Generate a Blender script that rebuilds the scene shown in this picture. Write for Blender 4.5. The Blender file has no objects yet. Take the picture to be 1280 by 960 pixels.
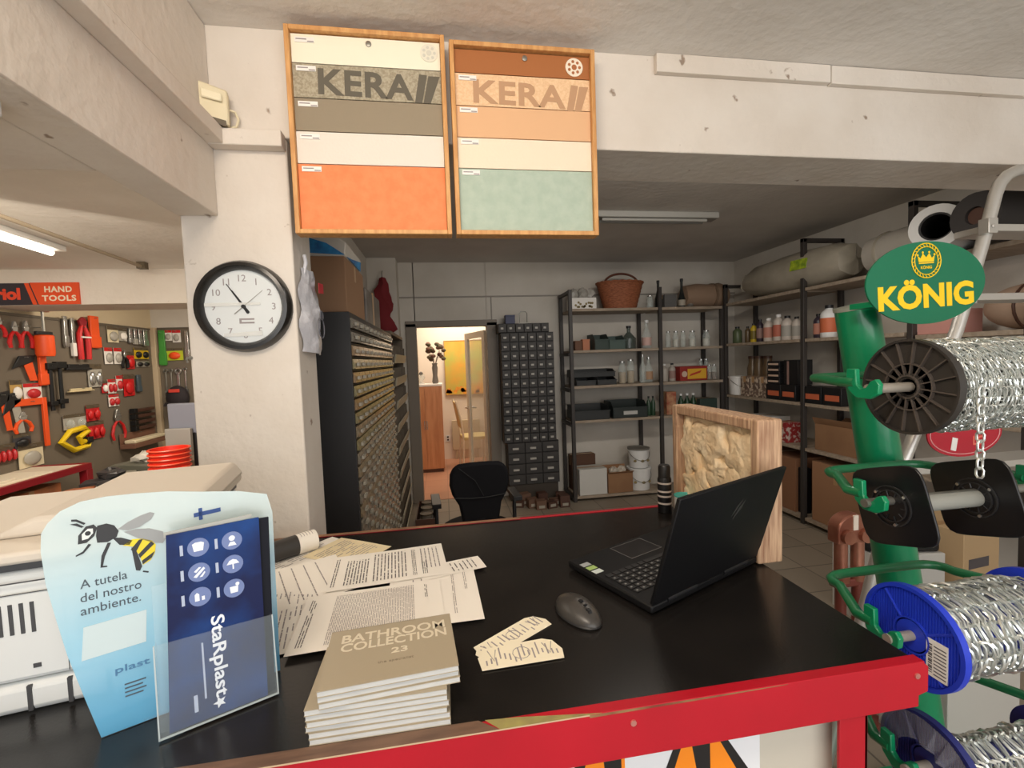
import bpy, bmesh, math, random
from mathutils import Matrix, Vector, noise
random.seed(7)
S = bpy.context.scene
COL = S.collection
PI = math.pi
# ------------------------------------------------------------ camera, world, lights, exposure
cam = bpy.data.cameras.new('camera'); camo = bpy.data.objects.new('camera', cam); COL.objects.link(camo)
cam.sensor_width = 36; cam.lens = 563.16*36/1280; cam.clip_start = .02
def cam_axes(yaw, pit, rol):
    cy, sy, cp, sp, cr, sr = math.cos(yaw), math.sin(yaw), math.cos(pit), math.sin(pit), math.cos(rol), math.sin(rol)
    f = Vector((sy*cp, cy*cp, sp)); r = Vector((cy, -sy, 0)); u = r.cross(f)
    return cr*r+sr*u, -sr*r+cr*u, f
r_, u_, f_ = cam_axes(.15103, -.054306, -.035713)
m_ = Matrix((r_, u_, -f_)).transposed().to_4x4(); m_.translation = (0, 0, 1.65)
camo.matrix_world = m_
S.camera = camo
S.view_settings.view_transform = 'Standard'; S.view_settings.look = 'None'
S.view_settings.gamma = 1; S.view_settings.use_curve_mapping = False
S.view_settings.exposure = 0.0
def lin(c): return tuple((v/255/12.92 if v/255 <= .04045 else ((v/255+.055)/1.055)**2.4) for v in c)
w = bpy.data.worlds.new('daylight'); S.world = w; w.use_nodes = True
w.node_tree.nodes['Background'].inputs[0].default_value = (.93, .96, 1, 1)
w.node_tree.nodes['Background'].inputs[1].default_value = 1.0
def area(name, loc, target, sx, sy, power, color):
    l = bpy.data.lights.new(name, 'AREA'); l.shape = 'RECTANGLE'; l.size = sx; l.size_y = sy; l.energy = power; l.color = color
    o = bpy.data.objects.new(name, l); COL.objects.link(o); o.location = loc
    o.rotation_euler = (Vector(target)-Vector(loc)).to_track_quat('-Z', 'Y').to_euler()
    return o
area('shop_window_light', (.9, -2.3, 1.7), (.9, 2, 1.6), 3.6, 2.2, 62, (1, .97, .93))
area('shop_ceiling_tube_light', (-.5, .05, 2.62), (.15, 1.1, 1.4), 1.2, .2, 27, (1, .86, .70))
area('tool_room_tube_light', (-1.75, 1.85, 2.28), (-2.3, 2.6, 0), 1.2, .2, 34, (1, .88, .72))
area('tool_room_second_tube_light', (-1.9, 4.2, 2.35), (-2.4, 4.6, 0), 1.2, .2, 22, (1, .88, .72))
area('annex_ceiling_light', (.3, 6.9, 2.55), (.3, 6.9, 0), 1.2, 1.2, 34, (1, .86, .70))
area('store_room_fill_light', (1.5, 2.15, 2.77), (1.6, 3.6, .6), 1.5, .2, 30, (1, .93, .84))  # added fill to brighten the store room, hidden behind the main beam, no fitting

# ------------------------------------------------------------ helpers
MATS = {}
def M(name, rgb, rough=.6, metal=0, rgb2=None, scale=8, bump=0, bscale=40, stretch=(1,1,1), emit=0, alpha=1, trans=0, coat=0, spec=None, detail=4, contrast=(.35,.65)):
    if name in MATS: return MATS[name]
    m = bpy.data.materials.new(name); m.use_nodes = True; nt = m.node_tree; b = nt.nodes['Principled BSDF']
    c = lin(rgb)+(1,)
    b.inputs['Base Color'].default_value = c; b.inputs['Roughness'].default_value = rough; b.inputs['Metallic'].default_value = metal
    if alpha < 1: b.inputs['Alpha'].default_value = alpha
    if trans: b.inputs['Transmission Weight'].default_value = trans
    if spec is not None: b.inputs['Specular IOR Level'].default_value = spec
    if coat: b.inputs['Coat Weight'].default_value = coat
    if emit: b.inputs['Emission Color'].default_value = c; b.inputs['Emission Strength'].default_value = emit
    if rgb2 or bump:
        tc = nt.nodes.new('ShaderNodeTexCoord'); mp = nt.nodes.new('ShaderNodeMapping'); mp.inputs['Scale'].default_value = stretch
        nt.links.new(tc.outputs['Object'], mp.inputs[0])
    if rgb2:
        n = nt.nodes.new('ShaderNodeTexNoise'); n.inputs['Scale'].default_value = scale; n.inputs['Detail'].default_value = detail
        r = nt.nodes.new('ShaderNodeValToRGB'); r.color_ramp.elements[0].position = contrast[0]; r.color_ramp.elements[1].position = contrast[1]
        r.color_ramp.elements[0].color = c; r.color_ramp.elements[1].color = lin(rgb2)+(1,)
        nt.links.new(mp.outputs[0], n.inputs['Vector']); nt.links.new(n.outputs[0], r.inputs[0]); nt.links.new(r.outputs[0], b.inputs['Base Color'])
    if bump:
        n = nt.nodes.new('ShaderNodeTexNoise'); n.inputs['Scale'].default_value = bscale; n.inputs['Detail'].default_value = 5
        bu = nt.nodes.new('ShaderNodeBump'); bu.inputs['Strength'].default_value = bump; bu.inputs['Distance'].default_value = .01
        nt.links.new(mp.outputs[0], n.inputs['Vector']); nt.links.new(n.outputs[0], bu.inputs['Height']); nt.links.new(bu.outputs[0], b.inputs['Normal'])
    MATS[name] = m
    return m
def tiles(name, rgb, mortar, size, rough=.5):
    m = M(name, rgb, rough); nt = m.node_tree; b = nt.nodes['Principled BSDF']
    tc = nt.nodes.new('ShaderNodeTexCoord'); br = nt.nodes.new('ShaderNodeTexBrick'); br.offset = 0
    br.inputs['Color1'].default_value = lin(rgb)+(1,); br.inputs['Color2'].default_value = lin([v*.93 for v in rgb])+(1,)
    br.inputs['Mortar'].default_value = lin(mortar)+(1,); br.inputs['Scale'].default_value = 1
    br.inputs['Mortar Size'].default_value = .005; br.inputs['Brick Width'].default_value = size; br.inputs['Row Height'].default_value = size
    nt.links.new(tc.outputs['Object'], br.inputs[0]); nt.links.new(br.outputs[0], b.inputs['Base Color'])
    return m
class B:
    def __init__(s): s.b = bmesh.new(); s.k = 0; s.ms = []
    def mat(s, m):
        if m not in s.ms: s.ms.append(m)
        s.k = s.ms.index(m); return s
    def _f(s, vs):
        try: f = s.b.faces.new(vs); f.material_index = s.k; return f
        except ValueError: return None
    def box(s, x0, x1, y0, y1, z0, z1):
        v = [s.b.verts.new(p) for p in ((x0,y0,z0),(x1,y0,z0),(x1,y1,z0),(x0,y1,z0),(x0,y0,z1),(x1,y0,z1),(x1,y1,z1),(x0,y1,z1))]
        for q in ((3,2,1,0),(4,5,6,7),(0,1,5,4),(1,2,6,5),(2,3,7,6),(3,0,4,7)): s._f([v[i] for i in q])
        return s
    def prism(s, pts, d):
        d = Vector(d); a = [s.b.verts.new(p) for p in pts]; c = [s.b.verts.new(Vector(p)+d) for p in pts]; n = len(pts)
        s._f(a); s._f(c[::-1])
        for i in range(n): s._f([a[i], c[i], c[(i+1)%n], a[(i+1)%n]])
        return s
    def flat(s, pts, y, th=.0006): return s.prism([(p[0], y, p[1]) for p in pts], (0, -th, 0))
    def ring(s, c, ax, r, n):
        ax = Vector(ax).normalized(); t = ax.orthogonal().normalized()
        if abs(ax.z) > .99: t = Vector((1,0,0))
        b2 = ax.cross(t)
        return [s.b.verts.new(Vector(c)+r*(math.cos(2*PI*i/n)*t+math.sin(2*PI*i/n)*b2)) for i in range(n)]
    def cyl(s, p, q, r, r2=None, n=16, caps=True):
        r2 = r if r2 is None else r2; ax = Vector(q)-Vector(p)
        a = s.ring(p, ax, r, n); c = s.ring(q, ax, r2, n)
        for i in range(n): s._f([a[i], a[(i+1)%n], c[(i+1)%n], c[i]])
        if caps: s._f(a[::-1]); s._f(c)
        return s
    def tube(s, pts, r, n=8, closed=False):
        P = [Vector(p) for p in pts]; N = len(P); rs = r if isinstance(r, (list, tuple)) else [r]*N
        rings = []; nrm = None
        for i in range(N):
            if closed: t = (P[(i+1)%N]-P[i-1]).normalized()
            else: t = (P[min(i+1,N-1)]-P[max(i-1,0)]).normalized()
            if nrm is None: nrm = t.orthogonal().normalized()
            else:
                nrm = nrm-t*nrm.dot(t)
                nrm = nrm.normalized() if nrm.length > 1e-6 else t.orthogonal().normalized()
            bi = t.cross(nrm)
            rings.append([s.b.verts.new(P[i]+rs[i]*(math.cos(2*PI*j/n)*nrm+math.sin(2*PI*j/n)*bi)) for j in range(n)])
        for i in range(N if closed else N-1):
            a, c = rings[i], rings[(i+1)%N]
            for j in range(n): s._f([a[j], a[(j+1)%n], c[(j+1)%n], c[j]])
        if not closed: s._f(rings[0][::-1]); s._f(rings[-1])
        return s
    def lathe(s, prof, c=(0,0,0), n=20, ax='Z', ring=False):
        ring = ring or prof[0] == prof[-1]
        if ring and prof[0] != prof[-1]: prof = list(prof)+[prof[0]]
        rings = []
        for r, h in prof:
            row = []
            for i in range(n):
                a = 2*PI*i/n; x, y = max(r, 1e-4)*math.cos(a), max(r, 1e-4)*math.sin(a)
                p = (x, y, h) if ax == 'Z' else ((h, x, y) if ax == 'X' else (y, h, x))
                row.append(s.b.verts.new(Vector(c)+Vector(p)))
            rings.append(row)
        for a, b2 in zip(rings, rings[1:]):
            for i in range(n): s._f([a[i], a[(i+1)%n], b2[(i+1)%n], b2[i]])
        if ring: bmesh.ops.remove_doubles(s.b, verts=rings[0]+rings[-1], dist=1e-7)
        else: s._f(rings[0][::-1]); s._f(rings[-1])
        return s
    def ell(s, c, r, seg=14, rows=9):
        prof = [(math.sin(PI*i/rows), -math.cos(PI*i/rows)) for i in range(rows+1)]
        k = len(s.b.verts); s.lathe(prof, n=seg); s.b.verts.ensure_lookup_table()
        for v in s.b.verts[k:]: v.co = Vector((v.co.x*r[0]+c[0], v.co.y*r[1]+c[1], v.co.z*r[2]+c[2]))
        return s
    def xf(s, m): bmesh.ops.transform(s.b, matrix=m, verts=s.b.verts); return s
    def jit(s, a, seed=1):
        rr = random.Random(seed)
        for v in s.b.verts: v.co += Vector((rr.uniform(-a,a), rr.uniform(-a,a), rr.uniform(-a,a)))
        return s
    def sub(s, n=1): bmesh.ops.subdivide_edges(s.b, edges=s.b.edges, cuts=n, use_grid_fill=True); return s
    def ob(s, name, m=None, parent=None, bev=0, flat=False, ang=38):
        bm = s.b
        bmesh.ops.recalc_face_normals(bm, faces=bm.faces)
        me = bpy.data.meshes.new(name)
        if not flat:
            for f in bm.faces: f.smooth = True
            for e in bm.edges:
                if len(e.link_faces) != 2 or e.calc_face_angle(0) > math.radians(ang): e.smooth = False
        bm.to_mesh(me); bm.free()
        for mm in (s.ms if s.ms else [m]): me.materials.append(mm)
        o = bpy.data.objects.new(name, me); COL.objects.link(o)
        if parent is not None: o.parent = parent
        if bev:
            md = o.modifiers.new('bevel', 'BEVEL'); md.width = bev; md.segments = 2; md.limit_method = 'ANGLE'
        return o
def tag(o, label, cat, group=None, kind=None):
    o['label'] = label; o['category'] = cat
    if group: o['group'] = group
    if kind: o['kind'] = kind
    return o
def T(name, label, cat, loc=(0,0,0), rz=0, group=None):
    o = bpy.data.objects.new(name, None); COL.objects.link(o); o.location = loc; o.rotation_euler = (0,0,rz); o.empty_display_size = .05
    return tag(o, label, cat, group)
def struct(b, name, m, bev=0):
    o = b.ob(name, m, None, bev); o['kind'] = 'structure'; return o
def ctree(o, parent=None):
    c = o.copy(); COL.objects.link(c); c.parent = parent
    for ch in list(o.children): ctree(ch, c)
    return c
def dup(o, label, loc, rz=None, scale=None):
    c = ctree(o); c['label'] = label; c.location = loc
    if rz is not None: c.rotation_euler = (0,0,rz)
    if scale: c.scale = scale
    return c
STAND = Matrix.Rotation(PI/2, 4, 'X')
def text(s, name, h, wd, m, parent, mx, bold=0, th=.0006, sp=1):
    cu = bpy.data.curves.new('lettering', 'FONT'); cu.body = s; cu.offset = bold; cu.extrude = .01; cu.space_character = sp; cu.resolution_u = 3
    o = bpy.data.objects.new('lettering', cu); COL.objects.link(o)
    bpy.context.view_layer.update()
    me = bpy.data.meshes.new_from_object(o.evaluated_get(bpy.context.evaluated_depsgraph_get()))
    bpy.data.objects.remove(o); bpy.data.curves.remove(cu)
    xs = [v.co.x for v in me.vertices]; ys = [v.co.y for v in me.vertices]
    x0, x1, y0, y1 = min(xs), max(xs), min(ys), max(ys)
    k = h/max(.01, y1-y0); kx = wd/(x1-x0) if wd else k
    for v in me.vertices: v.co = Vector(((v.co.x-x0)*kx, (v.co.y-y0)*k, (v.co.z)*th/.02+th/2))
    me.transform(mx); me.materials.clear(); me.materials.append(m); me.name = name
    r = bpy.data.objects.new(name, me); COL.objects.link(r); r.parent = parent
    return r
def at_xz(x, y, z, roll=0): return Matrix.Translation((x,y,z)) @ Matrix.Rotation(-roll, 4, 'Y') @ STAND
def arc(cx, cy, r, a0, a1, n=10, ry=None):
    ry = r if ry is None else ry
    return [(cx+r*math.cos(math.radians(a0+(a1-a0)*i/n)), cy+ry*math.sin(math.radians(a0+(a1-a0)*i/n))) for i in range(n+1)]
def disc(cx, cy, r, n=20, ry=None): return arc(cx, cy, r, 0, 360*(n-1)/n, n-1, ry)

# materials
plaster = M('white_plaster', (222,214,204), .8, rgb2=(213,203,191), scale=3, bump=.35, bscale=30)
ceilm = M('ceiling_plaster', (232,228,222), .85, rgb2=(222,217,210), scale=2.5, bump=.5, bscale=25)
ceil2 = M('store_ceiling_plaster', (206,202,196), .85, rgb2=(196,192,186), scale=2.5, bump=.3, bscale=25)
storew = M('store_wall_paint', (212,206,196), .8, rgb2=(200,193,182), scale=2, bump=.15)
toolw = M('tool_room_wall_paint', (206,190,160), .8, bump=.15)
pegm = M('grey_pegboard', (112,102,88), .7)
blackm = M('black_laminate', (24,22,21), .22, rgb2=(33,30,28), scale=6, bump=.03, bscale=200)
redm = M('red_painted_steel', (184,4,32), .5, rgb2=(172,2,28), scale=4)
darkred = M('dark_red_steel', (140,20,32), .45)
blk = M('black_plastic', (22,22,24), .45)
blkm = M('black_metal', (58,53,50), .5)
white = M('white_plastic', (230,230,228), .45)
paper = M('white_paper', (238,232,222), .8)
ink = M('black_ink', (92,86,88), .8)
greyink = M('grey_ink', (150,142,142), .8)
card = M('brown_cardboard', (150,112,80), .85, rgb2=(138,102,72), scale=5)
pine = M('pine_frame', (216,164,104), .55, rgb2=(196,140,82), scale=6, stretch=(12,12,2))
shelfwood = M('pale_shelf_board', (170,154,136), .7, rgb2=(148,132,114), scale=4, stretch=(2,8,8))
green = M('green_enamel', (10,134,88), .3, coat=.3); signgreen = M('sign_green', (0,108,74), .5)
darkgreen = M('green_rod_enamel', (20,114,70), .35, coat=.3)
zinc = M('zinc_chain_steel', (222,226,222), .3, metal=.75)
steel = M('dull_galvanised_steel', (150,148,140), .4, metal=.7)
alu = M('aluminium', (205,202,196), .38, metal=.6)
glass = M('clear_glass', (225,235,230), .08, alpha=.28)
def speckle(m, rgb, scale, lo):
    nt = m.node_tree; b = nt.nodes['Principled BSDF']; src = b.inputs['Base Color'].links[0].from_socket
    tc = nt.nodes.new('ShaderNodeTexCoord'); n = nt.nodes.new('ShaderNodeTexNoise'); n.inputs['Scale'].default_value = scale; n.inputs['Detail'].default_value = 3
    r = nt.nodes.new('ShaderNodeValToRGB'); r.color_ramp.elements[0].position = lo; r.color_ramp.elements[1].position = lo+.05
    mx = nt.nodes.new('ShaderNodeMixRGB'); mx.inputs[2].default_value = lin(rgb)+(1,)
    nt.links.new(tc.outputs['Object'], n.inputs[0]); nt.links.new(n.outputs[0], r.inputs[0]); nt.links.new(r.outputs[0], mx.inputs[0]); nt.links.new(src, mx.inputs[1]); nt.links.new(mx.outputs[0], b.inputs['Base Color'])
speckle(plaster, (150,132,116), 17, .70)
acryl = M('clear_acrylic', (215,228,235), .06, alpha=.07, spec=.2)
yel = M('yellow_paint', (250,205,20), .5)
red = M('red_plastic', (200,28,30), .45)
orange = M('orange_plastic', (235,84,28), .5)
chrome = M('chrome_steel', (190,190,188), .25, metal=.85)
brownm = M('brown_plastic', (80,52,40), .5)
dgreen = M('dark_green_plastic', (46,62,56), .5)
cream = M('cream_plastic', (222,210,178), .5)
whiteb = M('white_label', (236,232,226), .6)
blue = M('blue_plastic', (36,62,200), .4)
navy = M('navy_plastic', (38,44,110), .4)
# ------------------------------------------------------------ the setting
struct(B().box(-3.2,3.9,-2.6,5.4,-.1,0), 'floor', tiles('store_floor_tile', (150,138,122), (104,96,86), .33, .55))
struct(B().box(-1.2,2.2,5.4,8.3,-.1,.005), 'floor_annex', tiles('terracotta_tile', (204,152,124), (180,132,108), .3, .4))
struct(B().box(-.77,3.9,-2.6,1.519,2.68,2.78), 'ceiling', ceilm)
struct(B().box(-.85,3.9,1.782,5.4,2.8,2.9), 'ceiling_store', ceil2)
struct(B().box(-3.2,-.851,1.201,5.4,2.376,2.46).box(-.852,-.77,1.201,1.72,2.376,2.46), 'ceiling_tool_room', ceilm)
b = B().box(-3.2,-.77,-2.6,1.2,2.118,2.2).box(-.769,-.657,-2.6,1.519,2.118,2.679); struct(b, 'trim_beam_left', plaster, .004)
struct(B().box(-.77,3.9,1.52,1.781,2.3585,2.85), 'trim_beam_main', plaster, .004)
struct(B().box(-.765,-.449,1.52,1.72,0,2.358), 'trim_pillar', plaster, .006)
struct(B().box(-.657,-.612,-2.6,1.479,2.318,2.366).box(-.656,-.45,1.478,1.519,2.316,2.364), 'trim_cable_duct', plaster, .003)
struct(B().box(.768,1.444,1.498,1.5195,2.617,2.679).box(1.448,3.8,1.498,1.5195,2.614,2.678), 'trim_trunking', plaster, .002)
b = B().box(-3.2,-.29,5.35,5.45,0,2.9).box(.537,3.9,5.35,5.45,0,2.9).box(-.30,.54,5.35,5.45,2.062,2.9); struct(b, 'wall_back', storew)
struct(B().box(-.85,-.77,1.721,5.349,0,2.8), 'wall_partition', storew); struct(B().box(-.769,-.46,5.10,5.349,0,2.799), 'trim_pier', storew)
struct(B().box(-3.2,-3.05,-2.6,5.4,0,2.5), 'wall_left', toolw)
struct(B().box(3.75,3.9,-2.6,5.4,0,2.9), 'wall_right', storew)
struct(B().box(-3.05,-.85,3.55,3.9,2.135,2.38), 'trim_beam_tool_room', plaster)
struct(B().box(-.46,3.75,5.335,5.352,2.395,2.41).box(.592,.604,5.34,5.352,2.1,2.4), 'trim_wall_panel', M('grey_trim', (150,144,136), .6))
frm = M('grey_brown_door_frame', (128,118,106), .55)
b = B().box(-.405,-.285,5.325,5.47,0,2.10).box(.532,.655,5.325,5.47,0,2.10).box(-.405,.655,5.325,5.47,2.06,2.13); struct(b, 'trim_door_frame', frm, .004)
annw = M('annex_wall_paint', (238,226,210), .8)
struct(B().box(-1.2,2.2,7.65,7.75,0,2.75).box(-1.25,-1.15,5.45,7.7,0,2.75).box(2.15,2.25,5.45,7.7,0,2.75), 'wall_annex', annw)
struct(B().box(-1.25,2.25,5.45,7.75,2.7,2.8), 'ceiling_annex', annw)
# glazed door standing open into the annex
whp = M('white_door_paint', (226,216,198), .45)
d = B()
for x0,x1,z0,z1 in ((0,.09,0,2.02),(.61,.7,0,2.02),(.09,.61,0,.2),(.09,.61,1.93,2.02)): d.box(x0,x1,-.02,.02,z0+.012,z1)
do = d.ob('door_1', whp, None, .003); do['kind'] = 'structure'; do.location = (.53,5.50,.0); do.rotation_euler = (0,0,math.radians(107))
B().box(.09,.61,-.003,.003,.21,1.93).ob('pane', glass, do)
h = B().cyl((.655,-.02,1.02),(.655,-.06,1.02),.012).cyl((.655,-.055,1.02),(.56,-.055,1.02),.009); h.cyl((.655,.02,1.02),(.655,.06,1.02),.012).cyl((.655,.055,1.02),(.56,.055,1.02),.009).ob('door_handle', chrome, do)
# ------------------------------------------------------------ counter
t = T('shop_counter', 'long black topped shop counter in a red steel frame across the foreground', 'counter', (0,.645,0))
B().box(-1.35,.797,.012,.862,1.072,1.1).ob('countertop', blackm, t, .002)
b = B().prism([(-1.35,-.004,1.02),(.795,-.004,1.02),(.795,-.004,1.04),(.814,-.004,1.045),(.814,-.004,1.09),(.806,-.004,1.097),(-1.35,-.004,1.097)], (0,.006,0))
b.box(-1.35,.806,-.004,.016,1.095,1.1005)
b.ob('front_rail', redm, t, .001)
b = B()
for x in (-.55,.27,.79): b.cyl((x,-.004,1.077),(x,-.0065,1.077),.005,n=10)
b.ob('bolt', M('bolt_steel', (220,150,140), .3, metal=.6), t)
wb = M('worn_wood_edge', (120,92,74), .6, rgb2=(98,74,60), scale=14, stretch=(1,8,8))
B().prism([(-1.3,-.0042,1.1006),(.06,-.0042,1.1006),(.03,.018,1.1006),(-1.3,.018,1.1006)], (0,0,.0004)).ob('worn_edge', wb, t)
B().prism([(.061,-.0042,1.1006),(.22,-.0042,1.1006),(.09,.013,1.1006),(.04,.017,1.1006)], (0,0,.0003)).ob('worn_edge', M('worn_yellow_edge', (168,158,92), .6, rgb2=(140,128,84), scale=20), t)
B().flat([(-1.3,1.1006),(.2,1.1006),(.2,1.0985),(-1.3,1.0972)], -.0041, .0003).ob('worn_edge', M('worn_light_edge', (196,172,140), .6), t)
B().flat([(.2,1.0998),(.54,1.0992),(.54,1.0985),(.4,1.0965),(.2,1.0955)], -.0041, .0003).ob('worn_edge', M('worn_tan_edge', (150,118,76), .6, rgb2=(120,60,40), scale=16), t)
B().box(-1.35,.797,.858,.872,1.03,1.103).ob('back_rail', redm, t, .002)
B().box(-1.35,.24,.8555,.8725,1.1028,1.1036).ob('worn_edge', M('worn_back_edge', (170,120,90), .6, rgb2=(120,92,70), scale=10), t)
for x in (.642,-.9):
    for y in (.0,.82): B().box(x,x+.055,y,y+.006,0,1.022).box(x+.049,x+.055,y,y+.04,0,1.022).ob('leg', redm, t, .001)
B().box(.60,.797,.06,.82,.985,1.02).box(-1.3,.64,.06,.82,.1,.13).ob('frame_rail', redm, t)
sp = B().box(-1.3,.514,.03,.04,.1,1.021).ob('front_panel', M('white_sign_board', (226,228,232), .4), t)
B().box(.516,.66,.034,.044,.1,1.021).ob('side_panel', M('beige_board', (196,190,176), .6), t)
og = M('hazard_orange', (246,140,22), .5); bk = M('hazard_black', (24,22,22), .5)
b = B(); kx = []
def up(x0, x1, x2, x3, z0, z1): return [(x0,z0),(x1,z0),(x3,z1),(x2,z1)]
b.mat(bk)
def hz(xa, sa, xb, sb, m):
    b.mat(m); z0, z1 = .80, 1.0195
    b.flat([(xa+sa*(.985-z0),z0),(xb+sb*(.985-z0),z0),(xb+sb*(.985-z1),z1),(xa+sa*(.985-z1),z1)], .0296, .0006)
for xa, sa, xb, sb, m in ((.352,-.42,.366,-.36,bk),(.366,-.36,.388,.18,og),(.388,.18,.420,0,bk),(.420,0,.441,.55,og),(.441,.55,.456,.65,bk),(.182,-.42,.200,-.36,bk),(.2,-.36,.232,.1,og),(.232,.1,.262,0,bk),(.262,0,.268,0,og)): hz(xa, sa, xb, sb, m)
b.ob('hazard_sign', og, sp)
# ------------------------------------------------------------ sample boards
def sample_board(label, x, w, h, bands, kera, zlab, badge, roll, ycol):
    t = T('sample_board', label, 'sample board', (x, 1.50, 2.05), 0, 'framed colour sample boards')
    f = B(); q = .014
    f.box(0,q,-.05,0,0,h).box(w-q,w,-.05,0,0,h).box(q,w-q,-.05,0,0,q).box(q,w-q,-.05,0,h-q,h)
    f.ob('frame', pine, t, .002)
    B().box(q,w-q,-.024,-.004,q,h-q).ob('back_board', card, t)
    for nm, z0, z1, m in bands:
        B().box(q+.001,w-q-.001,-.034,-.0245,z0,z1-.0008).ob('sample_panel', m, t)
    for zl in zlab:
        lb = B().box(.026,.082,-.0365,-.0345,zl-.0075,zl+.0075).ob('label_tag', whiteb, t)
        B().box(.03,.06,-.0370,-.0366,zl,zl+.003).box(.062,.08,-.0370,-.0366,zl-.006,zl-.003).ob('print', greyink, lb)
    m, z0, z1, x0, x1, x2 = kera
    text('KERA', 'lettering', z1-z0, x1-x0, m, t, at_xz(x0,-.0346,z0,-.02), .028, sp=1.06)
    b = B(); dz = z1-z0+.004; b.flat([(x1+.004,z0-.012),(x1+.026,z0-.012),(x1+.044,z1-.004),(x1+.020,z1-.002)], -.0346)
    b.flat([(x1+.030,z0-.012),(min(x1+.052,x2),z0-.012),(x2,z1-.006),(x1+.048,z1-.006)], -.0346); b.ob('lettering', m, t)
    bx, bz, br, bc = badge
    b = B().lathe([(br,0),(br,.0015)], (0,0,0), 24); b.xf(Matrix.Translation((bx,-.0345,bz)) @ STAND); e = b.ob('badge', bc, t)
    b = B()
    for i in range(7):
        a = 2*PI*i/7; c = disc(bx+br*.62*math.cos(a), bz+br*.62*math.sin(a), br*.17, 8); b.flat(c, -.0362)
    b.flat(disc(bx,bz,br*.3,12), -.0362); b.ob('print', ycol, e)
    b = B().lathe([(.0085,0),(.0085,.003),(.004,.0045)], n=14); b.xf(Matrix.Translation((w*.5+.005,-.0345,h-.034)) @ STAND); b.ob('screw', steel, t)
    t.rotation_euler = (math.radians(0), 0, 0)
    return t
grid = M('grey_mesh_sample', (176,166,144), .8, rgb2=(150,140,118), scale=160, contrast=(.4,.6))
b1 = [('a',.505,.588,M('ivory_sample', (240,234,212), .6)),('b',.405,.503,grid),('c',.308,.403,M('taupe_sample', (146,133,112), .8, bump=.1, bscale=150)),('d',.212,.306,M('pale_grey_sample', (226,218,206), .8, bump=.15, bscale=120)),('e',.016,.210,M('orange_plaster_sample', (238,142,92), .8, rgb2=(232,132,82), scale=30, bump=.3, bscale=70))]
b2 = [('a',.505,.575,M('rust_sample', (166,102,54), .7)),('b',.405,.503,M('peach_mesh_sample', (236,200,160), .8, rgb2=(224,184,142), scale=160)),('c',.308,.403,M('peach_sample', (222,176,134), .8)),('d',.212,.306,M('cream_sample', (236,220,196), .8, bump=.15, bscale=120)),('e',.016,.210,M('sage_plaster_sample', (178,192,176), .8, rgb2=(168,184,168), scale=30, bump=.3, bscale=70))]
sb1 = sample_board('pine framed sample board with ivory, taupe and bright orange bands', -.418, .466, .604, b1, (M('dark_grey_letter', (98,92,80), .8), .416,.492,.085,.365,.448), (.57,.488,.385,.290,.195), (.418,.555,.027,M('pale_badge', (226,222,204), .6)), .0, M('badge_grey', (206,204,190), .6))
sb2 = sample_board('pine framed sample board with rust brown, peach and sage green bands', .062, .468, .592, b2, (M('brown_letter', (186,146,112), .8), .414,.486,.07,.37,.448), (.488,.39,.292,.197), (.402,.540,.029,M('badge_cream', (238,226,206), .6)), .0, M('badge_rust', (170,104,60), .6))
# ------------------------------------------------------------ clock on the pillar
t = T('wall_clock', 'round black rimmed wall clock with a taped white face on the pillar', 'clock', (-.597,1.519,1.842))
X90 = STAND
b = B().lathe([(.14,.0),(.139,.02),(.132,.034),(.122,.036),(.114,.026),(.111,.014),(.111,.0)], n=48, ring=True); b.xf(X90); b.ob('rim', M('gloss_black_rim', (34,32,30), .25), t)
face = B().lathe([(.112,.004),(.112,.012)], n=48).xf(X90).ob('dial', M('silver_dial', (216,220,220), .35), t)
for i in range(12):
    n = i+1; a = PI/2-2*PI*n/12; s = str(n); hh = .020; ww = .011*len(s)
    text(s, 'numeral', hh, None, greyink, face, at_xz(.087*math.cos(a)-ww/2, -.0122, .087*math.sin(a)-hh/2), .0)
def hand(nm, ang, l0, l1, wd, m, yy):
    a = math.radians(90-ang); dx, dz = math.cos(a), math.sin(a); px, pz = -dz*wd, dx*wd
    B().flat([(-dx*l0+px,-dz*l0+pz),(dx*l1+px*.3,dz*l1+pz*.3),(dx*l1-px*.3,dz*l1-pz*.3),(-dx*l0-px,-dz*l0-pz)], yy, .001).ob(nm, m, t)
hand('minute_hand', -33, .025, .083, .0035, blk, -.0138)
hand('hour_hand', -32, .022, .058, .005, blk, -.0126)
hand('second_hand', 50, .035, .075, .0012, steel, -.015)
B().lathe([(.006,.012),(.006,.018)], n=14).xf(X90).ob('hub', blk, t)
lg = B(); lg.flat([(-.015,-.052),(.028,-.052),(.028,-.047),(-.009,-.047),(-.009,-.041),(.028,-.041),(.028,-.036),(-.015,-.036)], -.0122); lg.ob('emblem', greyink, face)
tp = M('clear_sticky_tape', (240,240,236), .15, alpha=.55)
B().flat([(-.11,.0),(.05,.004),(.05,.012),(-.11,.012)], -.0155, .0002).ob('tape', tp, t)
B().flat([(-.06,-.092),(.05,-.09),(.05,-.075),(-.06,-.082)], -.0155, .0002).ob('tape', tp, t)
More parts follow.
